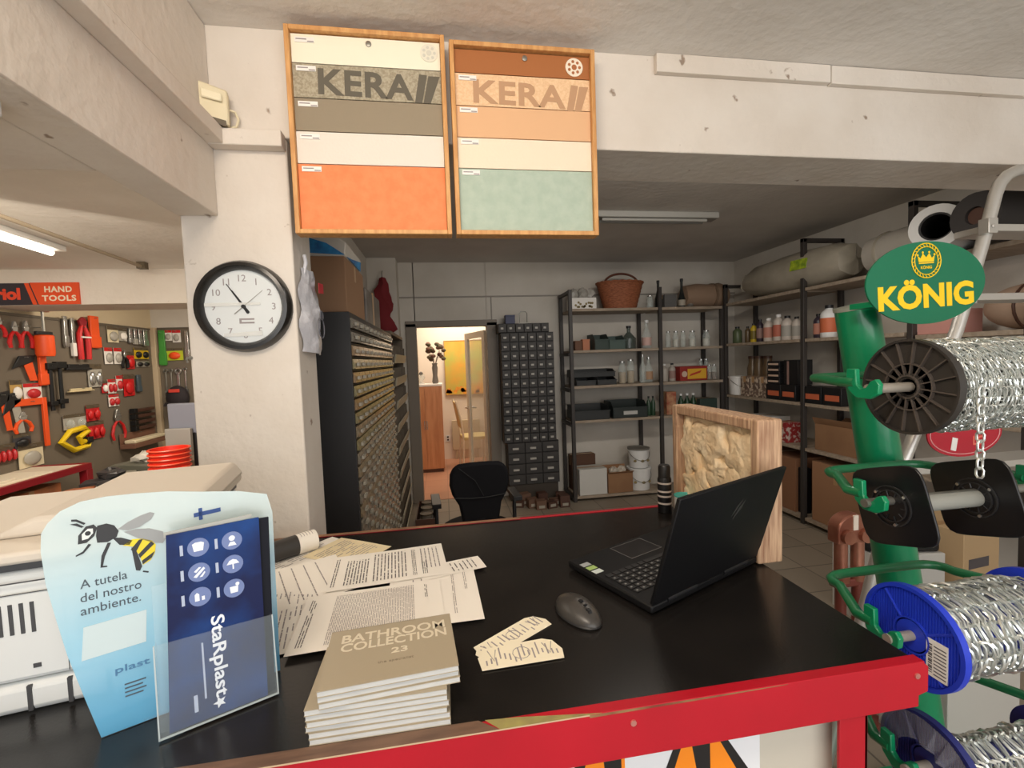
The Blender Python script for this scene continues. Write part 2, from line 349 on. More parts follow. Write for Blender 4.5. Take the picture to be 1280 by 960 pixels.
# ------------------------------------------------------------ motion sensor, bag
t = T('motion_sensor', 'yellowed plastic motion sensor box high on the pillar under the ceiling', 'sensor', (-.637,1.495,2.368), math.radians(16))
b = B().prism([(-.04,-.0,.018),(.04,-.0,.0),(.04,-.0,.1),(-.04,-.0,.118)], (0,-.034,0)); b.ob('case', cream, t, .006)
B().prism([(-.026,-.036,.066),(.026,-.036,.060),(.026,-.036,.084),(-.026,-.036,.092)], (0,-.008,0)).ob('lens', M('milky_lens', (236,226,196), .3), t, .004)
B().flat([(-.03,.002),(.032,-.006),(.032,.01),(-.03,.02)], -.034, .004).ob('lower_cap', M('dark_cap', (90,78,60), .5), t)
B().tube([(.034,-.012,.056),(.055,-.012,.05),(.062,-.01,.03),(.055,-.006,.012),(.036,-.004,.004)], .0035).ob('cable', cream, t)
t = T('plastic_bag', 'crumpled white plastic bag with a red logo hanging on the pillar side', 'bag', (-.4485,1.64,1.71), PI/2)
b = B(); bg = []
for i in range(15):
    f = i/14; z = .265*f; wl = -.10+.02*math.sin(i*1.1)+(.03*max(0,f-.6)/.4); wr = .098+.012*math.sin(i*.9+1)-.03*max(0,f-.75)/.25
    row = []
    for k in range(9):
        q = k/8; x = wl+(wr-wl)*q; y = -.004-.030*math.sin(PI*q)*(.5+.5*math.sin(PI*min(1,f+.15)))-.006*math.sin(k*2.1+i*.8)*math.sin(PI*q)
        row.append(b.b.verts.new((x, y, z+.02*(q-.5)*(1-f)+(-.03*q*(1-f) if f < .15 else 0))))
    row += [b.b.verts.new((wl+(wr-wl)*q, -.001, z)) for q in (.8,.2)]
    bg.append(row)
for a, c in zip(bg, bg[1:]):
    for j in range(11): b._f([a[j],a[(j+1)%11],c[(j+1)%11],c[j]])
b._f(bg[0][::-1]); b._f(bg[-1])
b.ob('bag_body', M('white_bag_film', (206,206,212), .35, bump=.5, bscale=30), t)
B().flat([(.0,.19),(.062,.197),(.060,.230),(.0,.225)], -.040, .001).ob('logo', M('red_logo', (196,40,52), .5), t)
b = B()
for p in (disc(.0,.07,.034,14), disc(.01,.115,.016,10)): b.tube([(x,-.043,z) for x, z in p], .002, 5, True)
b.ob('print', M('bag_print', (104,104,112), .6), t)
B().tube([(-.04,-.006,.25),(-.045,-.016,.285),(-.036,-.01,.31)], .006).ob('handle', M('white_bag_film', (0,0,0)), t)
# ------------------------------------------------------------ papers on the counter
def sheet(label, cx, cy, rot, w, h, lines, k, group='loose papers on the counter', name='printed_sheet', m=paper, seed=0):
    z = 1.1012+.0011*k; t = T(name, label, 'paper', (cx,cy,z), math.radians(rot), group)
    b = B(); n = 7; rr = random.Random(seed); ph = rr.uniform(0,6)
    rows = []
    for i in range(n):
        rows.append([[b.b.verts.new((-w/2+w*i/(n-1), -h/2+h*j/(n-1), dz+.0005*(1+math.sin(i*1.1+j*.9+ph)))) for j in range(n)] for dz in (0,.0003)])
    for i in range(n-1):
        for j in range(n-1):
            b._f([rows[i][1][j],rows[i+1][1][j],rows[i+1][1][j+1],rows[i][1][j+1]]); b._f([rows[i][0][j],rows[i][0][j+1],rows[i+1][0][j+1],rows[i+1][0][j]])
    b.ob('sheet', m, t)
    b = B()
    for (x0, x1, y0, y1, st, dark, gap) in lines:
        b.mat(ink if dark else greyink); x = x0   # text set across the narrow way: each stripe runs along y
        while x < x1:
            y = y0
            while y < y1:
                l = rr.uniform(.006,.03); e = min(y+l, y1)
                b.box(x, x+max(.0011,min(.0026,st*.34)), y, e, .00145, .0016); y = e+rr.choice((.002,.002,.004,gap))
            x += st
    b.ob('print', ink, t, flat=True)
    return t
cr = M('cream_paper', (232,216,178), .8)
sheet('long printed sheet lying slantwise at the far left corner of the papers', -.396, 1.314, -42, .21, .297, [(-.08,-.03,-.1,.1,.012,0,.02),(.02,.08,-.1,.0,.012,0,.03)], 0, seed=1)
sheet('yellowish form lying under the other papers beside the taped roll', -.30, 1.36, -33, .2, .15, [(-.07,.07,-.06,.06,.011,0,.03)], 1, m=cr, seed=2)
sheet('form with faint lines sticking out left beneath the dense contract page', -.375, 1.02, 12, .19, .27, [(-.07,.07,-.12,.12,.010,0,.03)], 2, seed=3)
sheet('pale sheet with a few ruled lines below the taped roll', -.37, 1.19, 25, .20, .24, [(-.05,.05,-.1,.1,.03,0,.002)], 3, seed=4)
sheet('white page with a short table sticking out right from under the others', -.045, 1.055, 2, .21, .27, [(.045,.05,-.1,.1,.004,0,.01),(.075,.08,.0,.1,.004,0,.008),(-.05,.03,-.1,.1,.02,0,.03)], 4, seed=5)
sheet('small stamped slip sticking out at the far right of the papers', .0, 1.175, 14, .17, .075, [(.0,.07,-.025,.025,.012,1,.01)], 5, seed=6)
sheet('form covered in dark handwritten entries, farthest of the upright pages', -.165, 1.225, 6, .297, .20, [(-.14,-.13,-.08,.08,.006,1,.006),(-.11,-.05,-.08,.06,.0075,1,.006),(-.04,.05,-.08,.08,.009,1,.01),(.06,.07,-.08,.08,.004,1,.004),(.085,.1,-.08,.0,.005,1,.01),(.085,.13,-.05,.08,.011,0,.004)], 6, seed=7)
sheet('dense contract page in small grey type lying behind the catalogue stack', -.175, .995, 4.7, .305, .222, [(-.138,-.125,-.09,.09,.005,1,.02),(-.085,.09,-.095,.095,.0036,0,.003),(.115,.122,.03,.09,.004,1,.01)], 7, seed=8)
def receipt(label, cx, cy, rot, w, h, k, seed):
    t = T('receipt', label, 'receipt', (cx,cy,1.1012+.0011*k), math.radians(rot), 'till receipts by the mouse')
    b = B(); pts = [(-w/2,-h/2),(w/2-.004,-h/2),(w/2,-h*.1),(w/2-.012,h*.36),(w/2-.03,h/2),(-w/2+.006,h/2-.004),(-w/2+.004,h*.2),(-w/2-.004,h*.05)]
    b.prism([(x,y,0) for x, y in pts], (0,0,.0006)); b.ob('slip', M('receipt_paper', (240,230,204), .75), t)
    rr = random.Random(seed); b = B()
    for i in range(16):
        x = -w*.44+w*.86*i/15; y = rr.uniform(-h*.4,-h*.1); b.box(x,x+.0028,y,min(h*.38,y+rr.uniform(.01,.04)),.0006,.0008)
    b.tube([(x,y,.0008) for x, y in disc(0,0,h*.26,12)], .0007, 4, True).tube([(-w*.4,h*.3,.0008),(-w*.34,-h*.2,.0008),(-w*.3,h*.3,.0008)], .0009, 4).tube([(w*.28,h*.3,.0008),(w*.34,-h*.2,.0008),(w*.4,h*.3,.0008)], .0009, 4)
    b.ob('print', greyink, t, flat=True)
receipt('narrow till receipt lying slantwise, partly under another receipt', .115, .862, 32, .172, .055, 0, 3)
receipt('wider printed receipt with torn corner lying nearest the mouse', .122, .804, 2, .155, .064, 1, 4)
t = T('tape_roll', 'dark roll with a white paper wrapper lying on the papers by the pillar', 'roll', (-.452,1.372,1.1305), math.radians(38))
b = B().lathe([(.020,-.075),(.028,-.075),(.029,.01),(.020,.01)], ax='X', n=20); b.ob('roll', M('dark_roll', (54,52,50), .4), t)
b = B().lathe([(.0295,.008),(.0295,.062),(.027,.062),(.027,.008)], ax='X', n=24); b.ob('paper_wrapper', paper, t)
b = B()
for i in range(5): b.tube([(.018+.008*i, .0297*math.cos(a), .0297*math.sin(a)) for a in [math.radians(60+8*j) for j in range(9)]], .0007, 4)
b.ob('print', greyink, t)
# ------------------------------------------------------------ catalogue stack
cov = M('taupe_cover', (168,156,134), .35); pg = M('page_edges', (206,206,202), .8, rgb2=(186,188,188), scale=30, stretch=(1,1,60))
sil = M('silver_foil', (222,212,190), .35, metal=.1)
def catalogue(label, cx, cy, z, rot):
    t = T('catalogue', label, 'catalogue', (cx,cy,z), math.radians(rot), 'catalogues stacked on the counter')
    w, h = .204, .147
    B().box(-w/2+.0008,w/2-.0008,-h/2+.0008,h/2-.0006,.0008,.0082).ob('pages', pg, t)
    c = B().box(-w/2,w/2,-h/2,h/2,.0082,.0092).box(-w/2,w/2,-h/2,h/2,0,.0008).box(-w/2,w/2,h/2-.0006,h/2+.0002,0,.0092).ob('cover', cov, t)
    return t, c
lab = ['lowest taupe catalogue in the pile, flat on the counter', 'second taupe catalogue from the bottom of the pile', 'third taupe catalogue from the bottom of the pile', 'fourth taupe catalogue from the bottom of the pile', 'fifth taupe catalogue, just under the shifted pale cover', 'sixth taupe catalogue, its cover showing beneath the shifted upper three', 'lowest of the three catalogues shifted on top of the pile', 'middle of the three catalogues shifted on top of the pile', 'topmost catalogue with silver BATHROOM COLLECTION 23 lettering']
pos = [(-.113,.737,0),(-.114,.738,.4),(-.117,.738,-.5),(-.116,.737,1.2),(-.117,.737,.4),(-.118,.736,1),(-.102,.739,4.8),(-.104,.740,5.2),(-.103,.738,4.6)]
for i in range(9):
    t, c = catalogue(lab[i], pos[i][0], pos[i][1], 1.1012+.0094*i, pos[i][2])
text('BATHROOM', 'lettering', .023, .172, sil, c, Matrix.Translation((-.082,.034,.0092)), .018, th=.0003)
text('COLLECTION', 'lettering', .022, .172, sil, c, Matrix.Translation((-.081,.010,.0092)), .018, th=.0003)
text('23', 'lettering', .014, .026, sil, c, Matrix.Translation((.0,-.014,.0092)), .02, th=.0003)
text('the specialist', 'lettering', .007, .055, M('dim_foil', (128,116,98), .4), c, Matrix.Translation((-.02,-.036,.0092)), 0, th=.0003)
# ------------------------------------------------------------ mouse
t = T('computer_mouse', 'black wireless mouse with grey back in front of the laptop', 'mouse', (.262,.905,1.1012), math.radians(201))
b = B().ell((0,0,.004), (.037,.064,.033), 22, 14)
for v in b.b.verts:
    if v.co.z < 0: v.co.z = 0
    if v.co.y > 0: v.co.z *= 1-.25*v.co.y/.064
b.ob('shell', M('dark_grey_mouse', (62,59,56), .35), t)
b = B().ell((0,.0,.002), (.0385,.0655,.016), 22, 8)
for v in b.b.verts:
    if v.co.z < 0: v.co.z = 0
b.ob('base', blk, t)
b = B().cyl((-.004,.036,.0215),(.004,.036,.0215),.008,n=14); b.ob('wheel', blk, t)
B().box(-.004,.004,.008,.016,.0345,.0372).box(-.003,.003,.024,.029,.0325,.035).ob('button', blk, t)
# ------------------------------------------------------------ laptop, hinge side towards the camera
t = T('laptop', 'large open black laptop seen from behind on the counter', 'laptop', (.41,.863,1.1012), math.radians(24))
L, D = .405, .272   # local x along the hinge, local +y towards the palm rest
lb = M('laptop_black', (12,12,14), .5, spec=.3); kb = M('key_black', (30,30,32), .5)
B().box(0,L,0,D,.005,.022).ob('base', lb, t, .004)
b = B()
for x in (.03,L-.03):
    for y in (.03,D-.03): b.cyl((x,y,0),(x,y,.006),.008)
b.ob('foot', blk, t)
b = B()
for r in range(6):
    n = 17
    for k in range(n):
        if r == 5 and 5 < k < 10: continue
        b.box(.018+k*.0218,.018+k*.0218+.0186,.055+.0172*r,.055+.0172*r+.0145,.022,.0245)
    if r == 5: b.box(.018+6*.0218,.018+9*.0218+.0186,.055+.0172*r,.055+.0172*r+.0145,.022,.0245)
b.ob('keyboard', kb, t, .001)
b = B()
rr = random.Random(3)
for r in range(5):
    for k in range(17): x, y = .023+k*.0218, .060+.0172*r; b.box(x,x+.005,y,y+.004,.0244,.0247)
b.ob('key_legends', M('key_legend', (150,150,148), .5), t, flat=True)
tp_ = B().box(.14,.255,.182,.258,.0219,.0223).ob('touchpad', M('touchpad_black', (34,34,36), .3), t)
b = B().box(.139,.256,.1805,.182,.0219,.0226).box(.139,.256,.258,.2592,.0219,.0226).box(.139,.1403,.182,.258,.0219,.0226).box(.2547,.256,.182,.258,.0219,.0226); b.ob('trim', M('touchpad_trim', (150,150,150), .3, metal=.5), t)
for i, (m) in enumerate((M('sticker_grey', (170,176,176), .4), M('sticker_green', (170,200,120), .4), M('sticker_white', (214,224,220), .4))):
    B().box(.008+.0*i,.034,.236-.022*i-.017,.236-.022*i,.022,.0224).ob('sticker', m, t)
B().cyl((.05,.004,.021),(.15,.004,.021),.008,n=12).cyl((L-.15,.004,.021),(L-.05,.004,.021),.008,n=12).ob('hinge', blk, t)
TH = math.radians(16.5)
mx = Matrix.Translation((0,.004,.024)) @ Matrix.Rotation(TH, 4, 'X')
lid = B().box(.002,L-.002,-.005,.004,0,.255).xf(mx).ob('lid', lb, t, .002)
B().box(.012,L-.012,.0041,.0046,.02,.245).xf(mx).ob('screen', M('dark_screen', (14,14,16), .15), t)
e = B().flat([(L*.52,.165),(L*.52+.018,.185),(L*.52+.032,.205),(L*.52+.014,.19)], -.0052).flat([(L*.52+.008,.155),(L*.52+.034,.18),(L*.52+.042,.2),(L*.52+.022,.182)], -.0052).xf(mx); e.ob('emblem', M('dim_emblem', (66,64,64), .3, metal=.4), lid)
# ------------------------------------------------------------ printer on the left
pw = M('printer_white', (222,224,222), .5); pc = M('printer_cream', (214,204,190), .5); pgk = M('printer_dark', (70,70,72), .5)
t = T('printer', 'white multifunction printer standing on the left end of the counter', 'printer', (-.475,.868,1.1012), math.radians(11))
B().box(-.46,0,0,.42,.052,.235).ob('body', pw, t, .008)
B().box(-.46,.004,-.004,.424,.0,.05).ob('paper_tray', pw, t, .012)
for i in range(9): B().box(-.43+i*.052,-.424+i*.052,-.006,.0,.004,.046).ob('tray_rib', pgk, t)
B().box(-.46,.0,.002,.42,.236,.252).ob('scanner_gap', pgk, t)
B().box(-.462,.012,-.02,.43,.252,.272).ob('scanner_frame', pc, t, .006)
b = B().prism([(-.30,.06,.272),(-.23,.06,.305),(.0,.06,.305),(.02,.06,.272)], (0,.36,0)); b.ob('document_feeder', pc, t, .008)
B().box(-.19,-.09,.048,.07,.279,.301).ob('feeder_slot', pgk, t)
B().box(-.45,-.3,-.025,.1,.272,.286).ob('control_panel', pc, t, .004)
fp = B().box(-.30,-.075,-.006,.0,.06,.2).ob('front_cover', pw, t, .003)
b = B()
for i in range(6): b.box(-.275+.0135*i,-.270+.0135*i,-.0075,-.006,.135,.185)
b.ob('vent', pgk, fp)
b = B().box(-.30,-.02,-.0073,-.0062,.2,.2012).box(-.165,-.1642,-.0073,-.0062,.06,.2).box(-.165,-.02,-.0073,-.0062,.09,.0912).box(-.33,-.1,-.0073,-.0062,.218,.220).box(-.21,-.2,-.0073,-.0062,.075,.082); b.ob('panel_line', pgk, fp)
b = B().box(-.15,-.115,-.0073,-.0062,.115,.155); b.ob('barcode_label', M('barcode_grey', (170,170,170), .6, rgb2=(90,90,90), scale=60, stretch=(1,1,8)), fp)
# ------------------------------------------------------------ leaflet panel with bee, brochure holder
TL = Matrix.Rotation(math.radians(-8), 4, 'X')
# print and panel share one tilt
t = T('leaflet_panel', 'pale blue translucent leaflet stand panel printed with a bee and Italian text', 'display panel', (-.535,.743,1.1012), math.atan2(.106,.218))
ol = [(0,0),(.243,0),(.251,.284),(.244,.318),(.2,.332),(.143,.342),(.1,.351),(.055,.356),(.02,.358),(-.009,.356),(-.032,.346),(-.046,.331),(-.053,.318),(-.0545,.292),(-.051,.244),(-.042,.189),(-.032,.133),(-.017,.069)]
m = M('printed_blue_film', (190,226,240), .12, alpha=.70); nt = m.node_tree; bs = nt.nodes['Principled BSDF']
tc = nt.nodes.new('ShaderNodeTexCoord'); sx = nt.nodes.new('ShaderNodeSeparateXYZ'); rp = nt.nodes.new('ShaderNodeValToRGB'); mr = nt.nodes.new('ShaderNodeMapRange')
mr.inputs['From Max'].default_value = .36; nt.links.new(tc.outputs['Object'], sx.inputs[0]); nt.links.new(sx.outputs['Z'], mr.inputs[0]); nt.links.new(mr.outputs[0], rp.inputs[0])
cr_ = rp.color_ramp; cr_.elements[0].color = lin((96,178,222))+(1,); cr_.elements[1].color = lin((206,224,226))+(1,); cr_.elements[1].position = .8
e2 = cr_.elements.new(.4); e2.color = lin((150,208,232))+(1,)
nt.links.new(rp.outputs[0], bs.inputs['Base Color'])
B().flat(ol, 0, .002).xf(TL).ob('panel', m, t)
B().flat([(.05,0),(.2,0),(.2,.004),(.05,.004)], .07, .072).xf(Matrix.Identity(4)).ob('foot', acryl, t)
bee = M('bee_black', (44,46,50), .6); beg = M('bee_wing_grey', (150,154,156), .6); bey = M('bee_yellow', (226,206,46), .6)
Y = -.0022
def art(nm, polys, m): 
    b = B()
    for p in polys: b.flat(p, Y, .0004)
    return b.xf(TL).ob(nm, m, t)
art('bee_wing', [[(.033,.304),(.045,.312),(.061,.319),(.074,.322),(.080,.319),(.075,.31),(.06,.301),(.045,.299)], [(.04,.298),(.055,.299),(.072,.296),(.089,.287),(.093,.275),(.088,.268),(.075,.272),(.058,.283)]], beg)
art('bee_body', [[(-.014,.292),(-.013,.305),(-.004,.317),(.005,.318),(.009,.312),(.005,.300),(-.004,.292)], [(.009,.315),(.02,.316),(.029,.311),(.034,.301),(.031,.292),(.02,.287),(.008,.289),(.007,.3)], [(.026,.292),(.036,.290),(.05,.282),(.046,.276),(.034,.279)],
    [(-.02,.331),(-.014,.330),(-.004,.322),(-.006,.320),(-.015,.327),(-.02,.328)], [(-.022,.324),(-.014,.324),(-.006,.317),(-.009,.316),(-.016,.321)],
    [(-.002,.290),(.001,.288),(-.008,.277),(-.017,.274),(-.017,.276),(-.009,.280)], [(.020,.286),(.024,.285),(.016,.266),(.013,.252),(.018,.251),(.018,.249),(.010,.250),(.012,.268)],
    [(.048,.271),(.053,.270),(.060,.238),(.057,.232),(.052,.234)], [(.061,.231),(.068,.228),(.067,.226),(.060,.229)]], bee)
art('bee_abdomen', [[(.038,.277),(.05,.284),(.062,.282),(.074,.276),(.079,.268),(.077,.255),(.071,.245),(.061,.240),(.058,.255),(.050,.272)]], bey)
Y = -.0027
art('bee_stripe', [[(.047,.268),(.058,.281),(.063,.281),(.053,.262)], [(.056,.258),(.073,.275),(.077,.270),(.058,.252)], [(.060,.247),(.077,.258),(.073,.249),(.061,.241)]], bee)
art('bee_eye', [[(-.009,.297),(-.009,.306),(-.002,.313),(.004,.312),(.004,.305),(-.002,.298)]], M('bee_eye_white', (214,222,222), .5))
Y = -.0031
art('bee_pupil', [disc(-.002,.306,.0035,10)], bee)
tk = M('dark_text', (70,82,92), .6)
for s, x, z, wd, hh in (('A tutela', -.014,.2245,.055,.013), ('del nostro', -.0145,.2045,.072,.013), ('ambiente.', -.015,.185,.071,.013)):
    text(s, 'lettering', hh, wd, tk, t, TL @ at_xz(x,-.0021,z), 0)
text('plast', 'lettering', .013, .042, M('pale_blue_text', (70,120,160), .6), t, TL @ at_xz(.02,-.0021,.082), .01)
Y = -.0022
art('white_patch', [[(-.013,.167),(.062,.169),(.059,.12),(-.017,.119)]], M('pale_patch', (214,232,236), .5, alpha=.75))
art('small_print', [[(.03,.066-.006*i),(.056-.004*(i%2),.066-.006*i),(.056-.004*(i%2),.064-.006*i),(.03,.064-.006*i)] for i in range(4)], tk)
art('plus_mark', [[(.132,.300),(.171,.302),(.171,.309),(.132,.307)], [(.139,.294),(.1445,.294),(.1445,.314),(.139,.314)]], M('logo_navy', (40,74,140), .5))
t = T('brochure_holder', 'clear acrylic pocket holder standing in front of the bee panel', 'leaflet holder', (-.443,.722,1.1012), math.atan2(.068,.14))
TH8 = Matrix.Translation((0,0,.0008)) @ TL
b = B().flat([(0,0),(.158,-.0),(.158,.13),(.0,.137)], -.008, .002); b.box(0,.158,-.01,.012,.0,.002).box(0,.002,-.008,.012,.0,.135).box(.156,.158,-.008,.012,0,.13).flat([(0,0),(.158,0),(.158,.22),(0,.22)], .014, .002)
b.xf(TH8).ob('pocket', acryl, t)
b = B().box(-.001,.001,-.0105,-.0075,0,.137).box(.157,.159,-.0105,-.0075,0,.13).box(0,.158,-.0105,-.0085,-.0,.0025).xf(TH8); b.ob('edge', M('acrylic_edge', (200,212,214), .15, alpha=.7), t)
nv = M('brochure_navy', (10,22,70), .45, spec=.2, rgb2=(16,66,136), scale=9, contrast=(.4,.75))
bt = tag(bpy.data.objects.new('brochure', None), 'dark blue STARplast brochure standing in the clear holder', 'brochure'); COL.objects.link(bt)
bt.location = (-.443,.722,1.1012); bt.rotation_euler = (0,0,math.atan2(.068,.14)); t2 = t; t = bt
B().flat([(.012,.0045),(.143,.0035),(.150,.296),(.023,.296)], -.002, .004).xf(TL).ob('cover', nv, bt)
wi = M('brochure_white', (226,232,240), .5); ib = M('icon_blue', (104,122,172), .5)
for i, (x, z) in enumerate(((.063,.268),(.109,.267),(.062,.229),(.108,.229),(.061,.191),(.107,.19))):
    e = B().flat(disc(x,z,.0145,24), -.0062, .0003).xf(TL).ob('icon', ib, bt)
    b = B(); yy = -.0066
    sh = [[[(-.006,-.006),(.006,-.006),(.008,.006),(.004,.008),(-.004,.008),(-.008,.006)]], [disc(0,.004,.0045,10), [(-.006,-.008),(.006,-.008),(.003,-.002),(-.003,-.002)]], [[(-.008,-.006),(-.004,-.008),(.008,.004),(.006,.007)], [(-.007,.002),(-.004,.0),(.003,.007),(.0,.008)], [(.0,-.008),(.004,-.008),(.008,-.002),(.007,.0)]], [[(-.009,.0),(-.005,.006),(0,.008),(.005,.006),(.009,.0)], [(-.001,-.008),(.001,-.008),(.001,0),(-.001,0)]], [[(-.007,-.006),(-.001,-.006),(-.001,.004),(-.004,.007),(-.007,.004)], [(.002,-.006),(.006,-.006),(.006,.0),(.002,.0)]], [[(-.005,-.007),(.005,-.007),(.006,.003),(-.006,.003)], disc(.005,.006,.003,8)]][i]
    for p in sh: b.flat([(x+a[0],z+a[1]) for a in p], yy, .0002)
    b.xf(TL).ob('pictogram', wi, e)
    b = B().flat([(x-.024,z-.008),(x-.020,z-.008),(x-.020,z+.008),(x-.024,z+.008)], -.0062, .0003).xf(TL); b.ob('caption', M('caption_grey', (170,182,206), .6), bt)
text('StaRplast', 'lettering', .024, .125, wi, bt, TL @ (Matrix.Translation((.067,-.0061,.155)) @ Matrix.Rotation(PI/2, 4, 'Y') @ STAND), .018)
b = B().flat([(.077+.009*math.cos(a)*(1 if i%2 else .45), .022+.009*math.sin(a)*(1 if i%2 else .45)) for i, a in enumerate([2*PI*k/10 for k in range(10)])], -.0062, .0003).xf(TL); b.ob('star', wi, bt)
b = B().flat([(.058,.035),(.0605,.035),(.0605,.12),(.058,.12)], -.0062, .0003).flat([(.044,.02),(.049,.02),(.049,.045),(.044,.045)], -.0062, .0003).xf(TL); b.ob('small_print', M('caption_grey', (0,0,0)), bt)
b2 = T('booklet', 'black backed booklet half hidden behind the blue brochure in the holder', 'booklet', (-.443,.722,1.1012), math.atan2(.068,.14))
B().flat([(.03,.004),(.1545,.004),(.1655,.292),(.03,.298)], .008, .006).xf(TL).ob('cover', M('booklet_black', (18,20,30), .5, spec=.15), b2)
B().flat([(.02,.292),(.14,.298),(.14,.303),(.02,.300)], .003, .004).xf(TL).ob('pages', M('booklet_pages', (170,172,168), .7), b2)
# ------------------------------------------------------------ framed stone sample at the counter's right end
t = T('stone_sample_panel', 'rough cream stone cladding sample in a wooden frame behind the laptop', 'stone panel', (.775,1.018,1.1036))
fw = M('limed_frame_wood', (214,180,146), .75, rgb2=(150,110,84), scale=5, stretch=(22,22,1.6), contrast=(.3,.7), bump=.2)
W, Hh = .43, .372
b = B()
for y0, y1, z0, z1 in ((0,.03,0,Hh),(W-.03,W,0,Hh),(.03,W-.03,0,.03),(.03,W-.03,Hh-.03,Hh)): b.box(0,.07,y0,y1,z0,z1)
b.ob('frame', fw, t, .005)
stn = M('cream_stone', (252,232,198), .85, rgb2=(240,208,164), scale=14, bump=.9, bscale=38, contrast=(.3,.7))
B().box(.03,.055,.03,W-.03,.03,Hh-.03).ob('mortar_bed', M('sand_mortar', (240,216,178), .9, bump=.6, bscale=120), t)
rr = random.Random(12)
for cy, cz, ry, rz_ in ((.09,.26,.075,.07),(.25,.27,.105,.062),(.355,.235,.055,.10),(.14,.13,.12,.085),(.30,.10,.10,.07),(.075,.06,.05,.035),(.36,.06,.05,.035),(.20,.20,.05,.03)):
    b = B(); b.lathe([(1,.0),(.98,.25),(.92,.42),(.78,.52),(.6,.58),(.42,.56),(.22,.62),(.01,.6)], n=26)
    for v in b.b.verts:
        k = 1+.22*math.sin(5*math.atan2(v.co.y,v.co.x)+cy*40)
        v.co = Vector((.034-.034*v.co.z+.006*noise.noise((v.co.x*ry*60,v.co.y*rz_*60,cy*9))+.004*noise.noise((v.co.x*ry*150,v.co.y*rz_*150,cz*9)), min(max(cy+ry*v.co.x*k,.032),W-.032), min(max(cz+rz_*v.co.y*k,.032),Hh-.032)))
    b.ob('stone', stn, t, 0, ang=60)
# spray can, tin
t = T('spray_can', 'black spray can with white bands on the counter behind the laptop', 'spray can', (.745,1.452,1.1012))
B().lathe([(.022,0),(.0235,.004),(.0235,.115),(.021,.122),(.012,.126)], n=20).ob('can', blk, t)
B().lathe([(.0205,.122),(.0205,.158),(.017,.165)], n=20).ob('cap', M('can_cap', (32,30,30), .4), t)
b = B()
for z in (.03,.055,.072,.1): b.lathe([(.0237,z),(.0239,z),(.0239,z+.006),(.0237,z+.006)], n=20)
b.ob('label_band', M('label_cream', (206,194,186), .6), t)
t = T('paint_tin', 'small white tin with a teal lid between spray can and laptop screen', 'tin', (.768,1.36,1.1012))
B().lathe([(.031,0),(.032,.003),(.032,.078),(.033,.08)], n=26).ob('tin', white, t)
B().lathe([(.033,.0801),(.0335,.084),(.0295,.085),(.028,.081),(.01,.0805)], n=26).ob('lid', M('teal_lid', (74,176,166), .4), t)
# ------------------------------------------------------------ chain stand
t = T('chain_stand', 'green steel chain display stand with leaning tube post and hooked arms', 'display stand', (1.40,1.14,0))
def P(x, y, z): return (x-1.40, y-1.14, z)
B().cyl(P(1.518,1.15,.02), P(1.193,1.15,1.765), .058, .053, n=32).ob('post', green, t)
B().cyl(P(1.194,1.15,1.762), P(1.192,1.15,1.772), .056, n=32).ob('cap', M('grey_cap', (150,156,146), .5), t)
B().box(-.28,.5,-.4,.3,0,.018).box(-.0,.24,-.09,.11,.018,.03).ob('base', green, t, .004)
arms = [(1.573,.895,.834,1.065,.955,1.43), (1.320,.925,.845,1.065,1.0,1.38), (1.074,.870,.765,.985,.93,1.32), (.800,.905,.757,.98,.97,1.36)]
for i, (z, hx, hy, ry, bx, hr) in enumerate(arms):
    left = [(bx+.06,ry,z),(bx+.03,ry-.004,z),(bx+.01,ry-.014,z),(bx,ry-.03,z),(bx,ry-.05,z),(hx-.005,hy+.06,z),(hx,hy+.03,z)]
    rb_ = hr-(bx-hx)
    right = [(hr,hy+.03,z),(hr+.005,hy+.06,z),(rb_,ry-.05,z),(rb_,ry-.03,z),(rb_-.01,ry-.014,z),(rb_-.03,ry-.004,z),(rb_-.06,ry,z)]
    a = B().tube([P(*p) for p in right+left], .011, 10).ob('arm', darkgreen, t)
    prof = [(hy+.047,z+.030),(hy+.024,z+.030),(hy+.022,z-.004),(hy+.012,z-.013),(hy,z-.010),(hy-.010,z+.004),(hy-.022,z+.009),(hy-.030,z-.002),(hy-.028,z-.022),(hy-.008,z-.034),(hy+.022,z-.034),(hy+.042,z-.018),(hy+.047,z)]
    for xx in (hx, hr): B().prism([P(xx-.006,y,zz) for y, zz in prof], (.012,0,0)).ob('hook', green, a, .002)
# brackets and sign
sg = B().prism([P(1.262+x, 1.012, 1.812+z) for x, z in [(math.cos(a)*.184*math.cos(.05)-math.sin(a)*.107*math.sin(.05), math.cos(a)*.184*math.sin(.05)+math.sin(a)*.107*math.cos(.05)) for a in [2*PI*i/64 for i in range(64)]]], (0,.004,0)).ob('sign', signgreen, t)
B().box(1.10-1.40,1.16-1.40,-.123,-.06,1.752,1.766).ob('bracket', green, t)
RX = Matrix.Translation(P(1.262,1.0117,1.812)) @ Matrix.Rotation(-.055, 4, 'Y')
text('KÖNIG', 'lettering', .077, .295, yel, sg, RX @ at_xz(-.150,0,-.066), .04, sp=1.02)
b = B().tube([(x,-.001,z) for x, z in disc(-.001,.057,.0445,28)], .0014, 5, True).tube([(x,-.001,z) for x, z in disc(-.001,.057,.036,28)], .0012, 5, True)
for i in range(26):
    a = 2*PI*i/26; b.cyl((-.001+.0365*math.cos(a),-.001,.057+.0365*math.sin(a)),(-.001+.0435*math.cos(a+.12),-.001,.057+.0435*math.sin(a+.12)),.0009,n=4)
b.flat([(-.024,.054),(-.027,.070),(-.018,.063),(-.011,.076),(-.001,.065),(.009,.076),(.016,.063),(.025,.070),(.022,.054)], 0, .001)
b.flat([(-.024,.0495),(.022,.0495),(.022,.0525),(-.024,.0525)], 0, .001)
